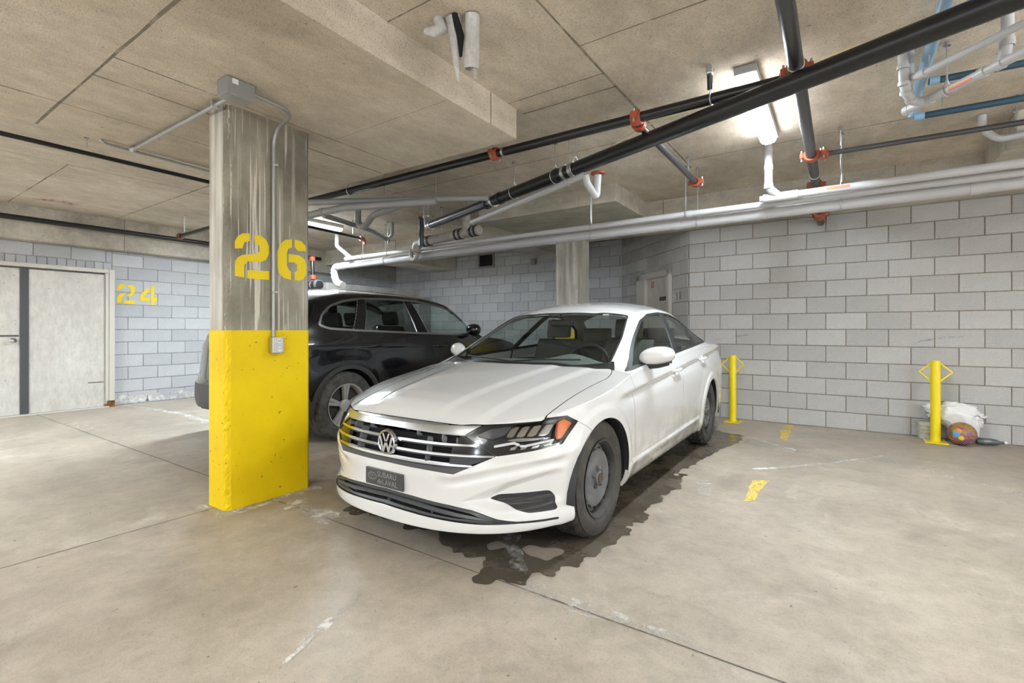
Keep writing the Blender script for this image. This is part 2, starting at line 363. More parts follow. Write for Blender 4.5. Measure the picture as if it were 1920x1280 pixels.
# ------------------------------------------------------------------ columns
def column(name,label,x0,x1,y0,y1,z1,m1,m2,seed,zy=1.19):
    root=thing(name,label,'column',((x0+x1)/2,(y0+y1)/2,0)); rnd=random.Random(seed)
    def shaft(nm,za,zb_,m,g):
        c=.022; nz=max(6,int((zb_-za)/.02)); rows=[]
        for i in range(nz+1):
            z=za+(zb_-za)*i/nz; r=lambda s=.004:rnd.uniform(-s,s)
            X0,X1,Y0,Y1=x0-g,x1+g,y0-g,y1+g
            rows.append([(X0+c,Y0,z),(X1-c-.014+r(),Y0+.000,z),(X1-c+r(.006),Y0+.006+r(.004),z),(X1-.010+r(.005),Y0+c*.6+r(.005),z),(X1,Y0+c+.012+r(),z),(X1,Y1-c,z),(X1-c,Y1,z),(X0+c,Y1,z),(X0,Y1-c,z),(X0,Y0+c,z)])
        n=10; v=[p for q in rows for p in q]; f=[(i*n+k,i*n+(k+1)%n,(i+1)*n+(k+1)%n,(i+1)*n+k) for i in range(nz) for k in range(n)]
        f+=[tuple(range(n-1,-1,-1)),tuple(nz*n+k for k in range(n))]
        b=MB(); b.add(v,f); return b.build(nm,m,root)
    shaft('shaft',zy,z1,m1,0); shaft('yellow_base',0.0,zy,m2,.0025); return root
C1=column('concrete_column','tall concrete column with yellow base and the stencilled number 26',-3.585,-3.335,1.57,2.175,2.683,M['column'],M['yellow'],3)
# paler sheet on the aisle face: the light falling there put into its colour
b=MB(); b.add([(-3.563,1.5688,1.192),(-3.375,1.5688,1.192),(-3.375,1.5688,2.68),(-3.563,1.5688,2.68)],[(0,1,2,3)]); b.build('lit_face_sheet',M['column_pale'],C1)
C2=column('concrete_column','pale streaked concrete column under the beam, behind the white sedan',-3.69,-3.31,6.63,7.068,2.602,M['column_pale'],M['yellow'],5)
ST26=[[(1.625,1.735),(1.625,1.783),(1.644,1.820),(1.674,1.843),(1.722,1.851),(1.722,1.798),(1.686,1.784),(1.674,1.742)],
[(1.756,1.847),(1.801,1.846),(1.837,1.824),(1.856,1.782),(1.856,1.727),(1.837,1.685),(1.804,1.666),(1.708,1.659),(1.686,1.632),(1.686,1.548),(1.625,1.551),(1.625,1.646),(1.644,1.679),(1.678,1.700),(1.765,1.715),(1.792,1.737),(1.792,1.773),(1.765,1.795),(1.756,1.799)],
[(1.707,1.599),(1.859,1.607),(1.859,1.545),(1.707,1.543)],
[(2.030,1.858),(2.030,1.797),(2.000,1.784),(1.990,1.754),(1.990,1.660),(2.006,1.630),(2.022,1.620),(2.022,1.559),(1.967,1.569),(1.928,1.603),(1.920,1.652),(1.920,1.754),(1.941,1.813),(1.980,1.847)],
[(2.051,1.859),(2.102,1.856),(2.138,1.826),(2.145,1.784),(2.075,1.781),(2.051,1.804)],
[(2.004,1.747),(2.088,1.748),(2.130,1.724),(2.147,1.677),(2.147,1.619),(2.123,1.572),(2.088,1.559),(2.051,1.560),(2.051,1.619),(2.071,1.631),(2.071,1.675),(2.051,1.690),(2.004,1.686)]]
for L in ST26:
    b=MB(); b.prism(L,lambda y,z:(-3.3335,y,z),(-.003,0,0)); b.build('stencil_stroke',M['stencil'],C1)
ST24=[[(2.821,1.830),(2.821,1.874),(2.857,1.927),(2.915,1.931),(2.919,1.891),(2.882,1.866),(2.872,1.834)],
[(2.959,1.920),(3.025,1.926),(3.055,1.883),(3.055,1.801),(3.025,1.754),(2.963,1.733),(2.951,1.759),(2.996,1.788),(3.005,1.843),(2.988,1.883),(2.959,1.888)],
[(2.821,1.624),(2.821,1.716),(2.857,1.774),(2.919,1.784),(2.925,1.754),(2.882,1.719),(2.872,1.626)],
[(2.905,1.667),(3.055,1.675),(3.055,1.615),(2.905,1.617)],
[(3.246,1.915),(3.246,1.832),(3.180,1.751),(3.180,1.727),(3.251,1.727),(3.251,1.670),(3.131,1.671),(3.128,1.773)],
[(3.285,1.931),(3.325,1.930),(3.325,1.735),(3.369,1.728),(3.365,1.679),(3.325,1.670),(3.325,1.606),(3.278,1.612),(3.278,1.890)]]
for L in ST24:
    b=MB(); b.prism(L,lambda y,z:(-9.486,y,z),(-.006,0,0)); b.build('stencil_stroke',M['stencil'],WL)
# ------------------------------------------------------------------ double door in the left wall
DR=thing('door_1',None,None,(-9.46,1.75,0)); DR['kind']='structure'; del_l=[DR.pop(k) for k in ('label','category') if k in DR]
slab('door_leaf',-9.475,-9.435,1.80,2.655,.02,2.05,M['door'],DR,.003)
slab('door_leaf',-9.475,-9.435,.86,1.715,.02,2.05,M['door'],DR,.003)
slab('astragal',-9.437,-9.418,1.715,1.80,.015,2.05,M['astragal'],DR,.003)
slab('lock_bar',-9.437,-9.425,.86,1.70,1.105,1.125,M['astragal'],DR)
slab('door_jamb',-9.49,-9.40,2.657,2.694,.019,2.073,M['frame'],DR,.004); slab('door_jamb',-9.50,-9.385,2.695,2.765,0,2.135,M['frame'],DR,.006)
slab('door_jamb',-9.50,-9.385,.74,.86,0,2.135,M['frame'],DR,.006)
slab('door_head',-9.498,-9.386,.862,2.693,2.075,2.133,M['frame'],DR,.006)
slab('threshold',-9.495,-9.375,.865,2.69,.0005,.018,M['frame'],DR)
slab('rust_patch',-9.3845,-9.382,2.665,2.765,.0,.10,M['rust'],DR); slab('rust_patch',-9.40,-9.383,2.63,2.69,.0,.05,M['rust'],DR)
b=MB(); b.lathe([(0,.036),(.008,.036),(.012,.014),(.035,.014),(.042,.026),(.058,.030),(.068,.024),(.072,.0)],(-9.435,1.645,1.05),(1,0,0),24); b.build('door_knob',M['chrome'],DR,True)
slab('scuff',-9.4345,-9.4335,2.45,2.64,.385,.40,M['crack'],DR)
# ------------------------------------------------------------------ small door in the angled wall
D2=thing('door_2',None,None,(B0.x,B0.y,0)); D2['kind']='structure'
def onW(s,dn,z): return (B0.x+math.cos(angAB)*s+nrm.x*dn,B0.y+math.sin(angAB)*s+nrm.y*dn,z)
def wbox(name,s0,s1,z0,z1,d0,d1,m,parent):
    b=MB(); c=onW((s0+s1)/2,(d0+d1)/2,(z0+z1)/2); b.box(c,(s1-s0,abs(d1-d0),z1-z0),angAB,.003); return b.build(name,m,parent)
wbox('door_leaf',D0+.09,D1-.08,0,2.03,-.005,.006,M['door'],D2)
wbox('door_jamb',D0,D0+.30,0,2.12,.006,.06,M['frame'],D2); wbox('door_jamb',D1-.08,D1,0,2.12,.0,.06,M['frame'],D2); wbox('door_head',D0,D1,2.03,2.12,.0,.06,M['frame'],D2)
wbox('name_plate',LAB-.827,LAB-.569,1.655,1.715,.006,.010,M['plastic'],D2); wbox('red_notice',LAB-1.103,LAB-1.02,1.885,1.98,.006,.009,mat('red_notice',(.6,.05,.04),.5),D2)
for i in range(4): wbox('notice_line',LAB-1.092,LAB-1.032,1.90+.02*i,1.908+.02*i,.009,.0098,M['white_plastic'],D2)
for i in range(7): wbox('plate_letter',LAB-.80+.03*i,LAB-.782+.03*i,1.678,1.694,.010,.0108,mat('plate_letter_grey',(.25,.25,.25),.5) if i==0 else bpy.data.materials['plate_letter_grey'],D2)
# pencilled 38 on the block beside it
def stroke(pts):
    b=MB(); b.tube([onW(LAB-s,.0125,z) for s,z in pts],.0032,5,.02); b.build('pencil_stroke',M['crack'],WC)
stroke([(.345,1.735),(.315,1.75),(.29,1.735),(.30,1.705),(.32,1.698),(.292,1.69),(.278,1.665),(.30,1.64),(.335,1.65)])
stroke([(.215,1.745),(.185,1.74),(.19,1.715),(.225,1.69),(.235,1.66),(.21,1.642),(.188,1.66),(.20,1.69),(.235,1.72),(.24,1.74),(.215,1.745)])
# ventilation grille, low partition
VG=thing('vent_grille','square dark vent grille set high in the back block wall','vent',(-6.56,8.645,2.60))
for args in (('vent_frame',-6.80,-6.755,2.58,2.92),('vent_frame',-6.38,-6.335,2.58,2.92)): slab(args[0],args[1],args[2],8.62,8.655,args[3],args[4],M['box_grey'],VG)
slab('vent_frame',-6.755,-6.38,8.62,8.655,2.58,2.625,M['box_grey'],VG); slab('vent_frame',-6.755,-6.38,8.62,8.655,2.875,2.92,M['box_grey'],VG)
slab('vent_opening',-6.755,-6.38,8.64,8.65,2.625,2.875,M['void'],VG)
for i in range(6): slab('louvre',-6.755,-6.38,8.626,8.640,2.64+.04*i,2.648+.04*i,M['plastic'],VG)
PW=slab('partition_wall',-8.35,-8.05,5.6,8.03,0,2.10,M['mortar_grey'],None,.01); tag(PW,'low grey concrete partition wall rising behind the black car','wall')
MB_=MB(); MB_.box((-5.30,8.60,2.62),(.10,.09,.12),0,.01); DT=MB_.build('sensor_box',M['box_grey']); tag(DT,'small grey sensor box mounted on the back wall right of the vent','sensor')
# ------------------------------------------------------------------ ceiling lamps
def lamp(x,y0,y1,label,watts,z=2.91,up=0):
    t=thing('fluorescent_fixture',label,'light',(x,(y0+y1)/2,z-.1),'ceiling light fixtures')
    slab('lamp_body',x-.06,x+.075,y0,y1,z-.055,z-.001,M['fixture'],t,.006)
    b=MB(); v=[];f=[]
    prof=[(-.062,z-.05),(-.060,z-.075),(-.045,z-.092),(0,z-.098),(.045,z-.092),(.060,z-.075),(.062,z-.05)]
    for y in (y0+.01,y0+.03,y1-.03,y1-.01):
        e=.93 if y in (y0+.01,y1-.01) else 1
        for px,pz in prof: v.append((x+px*e,y,z-.05+(pz-z+.05)*e))
    m=len(prof)
    for i in range(3):
        for k in range(m-1): f.append((i*m+k,i*m+k+1,(i+1)*m+k+1,(i+1)*m+k))
    f+=[tuple(range(m)),tuple(3*m+k for k in range(m-1,-1,-1))]
    b.add(v,f); b.build('diffuser',M['tube'],t,True,40)
    slab('end_cap',x-.03,x+.02,y1-.012,y1+.004,z-.1,z-.05,M['fixture'],t)
    for w,dz,rx in ((watts,-.105,0),)+(((up,.03,PI),) if up else ()):  # up: added uplight that brightens the ceiling
        l=bpy.data.lights.new('lamp_glow','AREA'); l.shape='RECTANGLE'; l.size=.12; l.size_y=y1-y0-.05; l.energy=w; l.color=(.82,.925,1.0); l.spread=PI
        o=bpy.data.objects.new('lamp_glow',l); COL.objects.link(o); o.parent=t; o.location=Vector((x,(y0+y1)/2,z+dz))-Vector(t.location); o.rotation_euler=(rx,0,0)
    if not up:      # light leaving the sides of the wrap-round diffuser
        for sx in (-1,1):
            l=bpy.data.lights.new('lamp_side_glow','AREA'); l.shape='RECTANGLE'; l.size=.035; l.size_y=y1-y0-.05; l.energy=LAMP_W*.03; l.color=(.92,.965,1.0); l.spread=PI
            o=bpy.data.objects.new('lamp_side_glow',l); COL.objects.link(o); o.parent=t; o.location=Vector((x+sx*.064,(y0+y1)/2,z-.072))-Vector(t.location); o.rotation_euler=(0,-sx*PI/2,0)
    if up:  # rods for the unseen low-hung lamps only
        for y in (y0+.15,y1-.15):
            b=MB(); b.tube([(x,y,z-.01),(x,y,2.906)],.005,6); b.build('suspension_rod',M['galv'],t)
    return t
lamp(-.52,3.44,4.76,'lit white batten light above the aisle, half hidden by the long black pipe',LAMP_W*.48)
lamp(-6.80,3.70,5.00,'lit batten light on the far ceiling, seen just right of the column',LAMP_W*1.3)
# unseen lamps outside the view, hung low, with uplights added to brighten the ceiling
lamp(-.6,-2.3,-1.0,'unseen batten light behind the viewer, its uplight added to brighten the ceiling',LAMP_W*.42,2.45,LAMP_W*1.6)
lamp(-6.8,-1.9,-.6,'unseen batten light over the left aisle, its uplight added to brighten the ceiling',LAMP_W*1.35,2.45,LAMP_W*.85)
lamp(3.6,1.6,2.9,'added fill light far to the right, out of the picture, brightening the ceiling',LAMP_W*.8,2.45,LAMP_W*4.8)
# ---------- numpy surface tools ----------
def crv(xs, ys):
    """smooth (pchip-like) interpolator"""
    xs=np.asarray(xs,float); ys=np.asarray(ys,float)
    h=np.diff(xs); dl=np.diff(ys)/h
    m=np.zeros_like(ys)
    m[0]=dl[0]; m[-1]=dl[-1]
    for i in range(1,len(xs)-1):
        if dl[i-1]*dl[i]<=0: m[i]=0
        else:
            w1=2*h[i]+h[i-1]; w2=h[i]+2*h[i-1]
            m[i]=(w1+w2)/(w1/dl[i-1]+w2/dl[i])
    def f(x):
        x=np.clip(np.asarray(x,float),xs[0],xs[-1])
        k=np.clip(np.searchsorted(xs,x)-1,0,len(xs)-2)
        t=(x-xs[k])/h[k]
        return ((2*t**3-3*t**2+1)*ys[k]+(t**3-2*t**2+t)*h[k]*m[k]+(-2*t**3+3*t**2)*ys[k+1]+(t**3-t**2)*h[k]*m[k+1])
    return f
def sst(a,b,x):
    t=np.clip((x-a)/(b-a),0,1); return t*t*(3-2*t)
def grid_tris(nu,nv):
    i,j=np.meshgrid(np.arange(nu-1),np.arange(nv-1),indexing='ij')
    a=(i*nv+j).ravel(); b=a+nv; c=b+1; d=a+1
    return np.concatenate([np.stack([a,b,c],1),np.stack([a,c,d],1)])
def vnormals(V,T):
    n=np.cross(V[T[:,1]]-V[T[:,0]],V[T[:,2]]-V[T[:,0]])
    N=np.zeros_like(V)
    for k in range(3): np.add.at(N,T[:,k],n)
    return N/np.maximum(np.linalg.norm(N,axis=1,keepdims=True),1e-12)
def weld(V,T,eps=1e-5):
    key=np.round(V/eps).astype(np.int64)
    _,idx,inv=np.unique(key,axis=0,return_index=True,return_inverse=True)
    inv=inv.ravel(); T2=inv[T]
    ok=(T2[:,0]!=T2[:,1])&(T2[:,1]!=T2[:,2])&(T2[:,0]!=T2[:,2])
    return V[idx],T2[ok]
def split(M,f):
    """cut surface M=(V,N,T) where f(V)=0; returns (inside f<0, outside)"""
    V,N,T=M; g=f(V) if callable(f) else f
    g=np.where(np.abs(g)<1e-6,1e-6,g)
    neg=g[T]<0; cnt=neg.sum(1)
    TI=[T[cnt==3]]; TO=[T[cnt==0]]
    newV=[V];newN=[N];cache={};base=[len(V)];ev=[];en=[]
    def mid(a,b):
        k=(a,b) if a<b else (b,a)
        if k in cache: return cache[k]
        t=g[a]/(g[a]-g[b]); ev.append(V[a]+t*(V[b]-V[a])); n=N[a]+t*(N[b]-N[a]); en.append(n/(np.linalg.norm(n)+1e-12))
        cache[k]=base[0]+len(ev)-1; return cache[k]
    ti=[];to=[]
    for tri in T[(cnt>0)&(cnt<3)]:
        s=[g[q]<0 for q in tri]
        odd=s.index(True) if sum(s)==1 else s.index(False)
        a,b,c=tri[odd],tri[(odd+1)%3],tri[(odd+2)%3]
        ab=mid(a,b);ac=mid(a,c)
        one=(a,ab,ac); two=[(ab,b,c),(ab,c,ac)]
        if sum(s)==1: ti.append(one); to+=two
        else: to.append(one); ti+=two
    if ev: V=np.concatenate([V,np.array(ev)]);N=np.concatenate([N,np.array(en)])
    def pack(L,extra):
        TT=np.concatenate(L+([np.array(extra)] if extra else [])) if (extra or len(L[0])) else np.zeros((0,3),int)
        TT=TT.astype(int)
        u,inv=np.unique(TT,return_inverse=True)
        return V[u],N[u],inv.reshape(-1,3)
    return pack(TI,ti),pack(TO,to)
def sdpoly(P,poly):
    """signed distance (neg inside) of 2D points to polygon"""
    poly=np.asarray(poly,float); n=len(poly)
    d=np.full(len(P),1e9); inside=np.zeros(len(P),bool)
    for i in range(n):
        a=poly[i];b=poly[(i+1)%n]; e=b-a; w=P-a
        t=np.clip((w@e)/max(e@e,1e-12),0,1)
        q=w-t[:,None]*e; d=np.minimum(d,(q*q).sum(1))
        c1=(a[1]>P[:,1])!=(b[1]>P[:,1])
        with np.errstate(divide='ignore',invalid='ignore'):
            xi=(b[0]-a[0])*(P[:,1]-a[1])/(b[1]-a[1])+a[0]
        inside^=c1&(P[:,0]<xi)
    d=np.sqrt(d); return np.where(inside,-d,d)
def rpoly(poly,r=.02,k=4):
    """round polygon corners; points may carry own radius as 3rd value"""
    out=[];n=len(poly)
    for i in range(n):
        p=poly[i]; rr=p[2] if len(p)>2 else r
        b=np.array(p[:2],float);a=np.array(poly[i-1][:2],float);c=np.array(poly[(i+1)%n][:2],float)
        if rr<=0: out.append(tuple(b)); continue
        la=np.linalg.norm(a-b);lc=np.linalg.norm(c-b); q=min(rr,la*.45,lc*.45)
        p0=b+(a-b)/la*q;p1=b+(c-b)/lc*q
        for t in np.linspace(0,1,k+1): out.append(tuple((1-t)**2*p0+2*t*(1-t)*b+t*t*p1))
    return out
# ---------- white sedan master surface (local: y=0 nose .. 4.76 tail, +x = its left side) ----------
FH,RH,HZ=.835,3.60,.322
def sedan_master():
    L=4.74; yf0=0.0
    zs=crv([0,.10,.25,.44,.8,1.1,1.3,1.6,2.48,3.3,3.7,4.1,4.5,4.66,4.74],[.700,.712,.73,.755,.812,.862,.898,.925,.975,1.015,1.035,1.03,1.01,.99,.985])
    zc=crv([0,.05,.12,.25,.5,.8,1.1,1.28,1.5,1.8,2.05,2.2,2.4,2.7,2.95,3.2,3.42,3.7,3.95,4.12,4.3,4.55,4.66,4.74],
           [.700,.742,.765,.79,.838,.888,.932,.955,1.085,1.25,1.372,1.415,1.445,1.466,1.468,1.452,1.412,1.30,1.19,1.125,1.115,1.11,1.085,1.0])
    # half outline parameter
    ph=np.linspace(0,math.pi/2,64)**1.0
    rear=np.linspace(math.pi/2,0,44)
    side=np.linspace(.78,L-.62,240)
    a,n=.78,2.5; ar,nr=.62,2.9
    fx=np.concatenate([np.sin(ph)**(2/n),np.ones(len(side)-2),np.sin(rear)**(2/nr)])
    fy=np.concatenate([a*(1-np.cos(ph)**(2/n)),side[1:-1],L-ar*(1-np.cos(rear)**(2/nr))])
    ns=len(fy)
    # body side profile, x against z
    gw=crv([.14,.17,.21,.27,.36,.5,.62,.72,.80,.86,.92,.97,1.04],[.70,.79,.845,.868,.880,.889,.895,.897,.893,.882,.868,.855,.838])
    foff=crv([.185,.20,.26,.30,.36,.46,.53,.60,.66,.70,.75],[.015,-.012,-.010,.010,.015,.010,.015,.035,.050,.065,.10])   # nose recess against z
    roff=crv([.2,.3,.45,.6,.7,.85,1.0],[.10,.05,.02,.02,.05,.06,.10])
    ztaper=crv([0,.5,1.2,2.2,3.2,4.0,4.74],[.985,.99,1,1,1,.985,.955])
    nv=90
    v=np.linspace(0,1,nv)
    zb=crv([0,.2,.5,.8,1.2,3.1,3.6,4.2,4.74],[.198,.198,.198,.20,.20,.205,.215,.25,.28])
    P=np.zeros((ns,nv,3))
    for i in range(ns):
        y=fy[i]; Z=zb(y)+(zs(y)-zb(y))*v
        w=gw(Z)*ztaper(y)
        # shoulder narrowing at hood / trunk
        w=w-.115*(1-sst(.05,1.05,y))*sst(.56,.80,Z)+.03*(1-sst(.5,.8,y))*(1-sst(.2,.3,Z))
        x=w*fx[i]
        fb=1-sst(.0,.78,y); rb=sst(L-.6,L,y)
        yy=y+foff(Z)*fb-roff(Z)*rb
        P[i,:,0]=x;P[i,:,1]=yy;P[i,:,2]=Z
    # side sculpting: displace along x only on the sides
    X,Y,Z=P[...,0],P[...,1],P[...,2]
    sidew=np.clip(fx,0,1)[:,None]**6
    zcr=.795+.066*(Y-1.1)
    on=sst(.95,1.35,Y)*(1-.3*sst(4.2,4.6,Y))
    t=Z-zcr
    cr=np.where(t>0,.010*np.exp(-(t/.05)**2),.010*np.clip(1+t/.012,-1.6,1)*np.where(t<-.03,np.exp(-((t+.03)/.05)**2),1))
    X+=on*cr*sidew
    # rocker step
    zr=.335+.012*(Y-1.2); tr=Z-zr
    X+=sst(1.2,1.3,Y)*(1-sst(3.05,3.15,Y))*np.where(tr<0,.016*np.exp(-(tr/.05)**2),.016*np.clip(1-tr/.012,0,1))*sidew
    for hy in (FH,RH):
        rho=np.hypot(Y-hy,Z-HZ)
        X+=(.014*(1-sst(.415,.45,rho))+.008*(1-sst(.44,.60,rho)))*sidew*np.where(Z>.18,1,0)
    # bumper side scoop round the lower vent
    sc=sdpoly(np.stack([X.ravel(),Z.ravel()],1),[(.47,.345),(.66,.445),(.80,.485),(.93,.50),(.93,.33),(.62,.30)]).reshape(X.shape)
    scw=sst(.006,-.035,sc)*(1-sst(.36,.47,Y))
    Y+=.036*scw*(1-sst(.2,.5,Y)); X-=.030*scw*sst(.1,.4,Y)
    # shelf edge sweeping out from the grille corner under the headlamp
    xa_=np.abs(X); zl=np.interp(xa_,[0,.42,.60,.75,.90],[.455,.465,.515,.545,.565]); tl=Z-zl
    sh=np.where(tl>0,np.exp(-(tl/.03)**2),np.exp(-(tl/.012)**2))-.8*np.exp(-((tl+.035)/.018)**2)
    Y-=.010*sh*(1-sst(.3,.6,Y))*sst(.30,.46,xa_); X+=.008*sh*sst(.2,.4,Y)*(1-sst(.40,.50,Y))*sst(.45,.6,xa_)
    # upper patch
    nt=90
    U=np.zeros((ns,nt,3))
    xr=crv([0,.8,1.25,1.45,1.7,1.95,2.2,2.6,3.0,3.3,3.6,3.9,4.1,4.3,4.74],[.80,.78,.745,.715,.680,.640,.612,.592,.590,.592,.606,.64,.675,.71,.76])
    zrl=crv([0,.8,1.25,1.40,1.7,1.95,2.2,2.5,2.8,3.1,3.32,3.6,3.85,4.05,4.2,4.4,4.74],[.70,.83,.915,.975,1.12,1.245,1.335,1.372,1.382,1.367,1.335,1.235,1.13,1.065,1.045,1.035,.99])
    for i in range(ns):
        y=fy[i]; xs,ys,z0=P[i,-1]; zcc=float(zc(y))
        if fx[i]<1 and y<1: zcc=float(zc(max(ys-.12*(1-sst(0,.3,y))*1.0,0)))  # nose lip follows the recess
        t=np.linspace(0,1,nt)
        # simple crowned section (hood, boot)
        xa=xs*(1-t**1.0); za=z0+(max(zcc,z0)-z0)*(1-(1-t)**2.3)
        # cabin section: belt -> rail -> centre
        xrr,zr_=min(float(xr(y)),xs*.93),float(zrl(y))
        ts=.42
        xb=np.empty(nt);zbb=np.empty(nt)
        lo=t<=ts; q=t[lo]/ts
        xb[lo]=xs+(xrr-xs)*q+ .016*np.sin(math.pi*q)*1.0
        zbb[lo]=z0+(zr_-z0)*q
        q=(t[~lo]-ts)/(1-ts)
        xb[~lo]=xrr*(1-q)
        e=2.6 if 2.0<y<3.5 else 2.2
        zbb[~lo]=zr_+(zcc-zr_)*(1-(1-q)**e)
        k=float(sst(1.18,1.42,y)*(1-sst(4.02,4.22,y)))
        U[i,:,0]=xa*(1-k)+xb*k;U[i,:,2]=za*(1-k)+zbb*k
        U[i,:,1]=ys+ (y-ys)*0
    # smooth the sections slightly across the rail (keeps belt edge)
    for _ in range(3):
        S=U[:,1:-1]; U[:,1:-1]=S*.5+.25*(U[:,:-2]+U[:,2:])
    # hood creases
    x,y,z=U[...,0],U[...,1],U[...,2]
    hood=sst(.08,.25,y)*(1-sst(1.22,1.34,y))
    xc1=.24+.16*np.clip(y/1.2,0,1.2); xc2=.47+.13*np.clip(y/1.2,0,1.2)
    z+=hood*(.010*(1-sst(-.035,.035,x-xc1))+.012*(1-sst(-.03,.04,x-xc2)))
    # assemble half, mirror
    n1=ns*nv
    V=np.concatenate([P.reshape(-1,3),U.reshape(-1,3)])
    T=np.concatenate([grid_tris(ns,nv),grid_tris(ns,nt)+n1])
    V2=V*np.array([-1,1,1]); T2=T[:,::-1]+len(V)
    V=np.concatenate([V,V2]);T=np.concatenate([T,T2])
    V,T=weld(V,T,2e-5)
    c=V.mean(0); N=vnormals(V,T)
    if ((V-np.array([0,2.4,.7]))*N).sum()<0: T=T[:,::-1]; N=-N
    return V,N,T
# ------------------------------------------------------------------ car parts from a cut surface
def piece(name, S, m, parent, lip=.012, off=0.0, gap=False):
    V,N,T=S
    if len(T)==0: return None
    V=V+N*off
    E={}
    for tri in T:
        for k in range(3):
            a,b=int(tri[k]),int(tri[(k+1)%3]); E[(a,b)]=1
    bd=[(a,b) for (a,b) in E if (b,a) not in E] if lip else []
    vs=V.tolist(); nn=N.tolist(); fs=T.tolist()
    if bd:
        idx={}
        for a,b in bd:
            for q in (a,b):
                if q not in idx:
                    idx[q]=len(vs); vs.append((V[q]+N[q]*0).tolist()); vs.append((V[q]-N[q]*lip).tolist()); nn.append(N[q].tolist()); nn.append(N[q].tolist())
        for a,b in bd: fs.append([idx[b],idx[a],idx[a]+1,idx[b]+1])
    me=bpy.data.meshes.new(name); me.from_pydata(vs,[],fs); me.shade_smooth()
    me.normals_split_custom_set_from_vertices(nn)
    if gap and bd:  # lip faces black: shade in the panel gaps put into the colour
        me.materials.append(m); me.materials.append(M['void']); mi=np.zeros(len(fs),np.int32); mi[len(T):]=1; me.polygons.foreach_set('material_index',mi)
    return link(name, me, parent, m)
def yz(poly, s, xmin=.3, pad=0): return lambda V: np.maximum(sdpoly(V[:,[1,2]],poly)+pad, xmin-s*V[:,0])
def xz(poly, ymax=1.0, pad=0): return lambda V: np.maximum(sdpoly(V[:,[0,2]],poly)+pad, V[:,1]-ymax)
def xy(poly, zmin=.6, pad=0): return lambda V: np.maximum(sdpoly(V[:,[0,1]],poly)+pad, zmin-V[:,2])
def mirror(poly): return [(-p[0],p[1]) for p in poly][::-1]
def sym(half): return half+[(-x,z) for x,z in reversed(half) if abs(x)>1e-6]

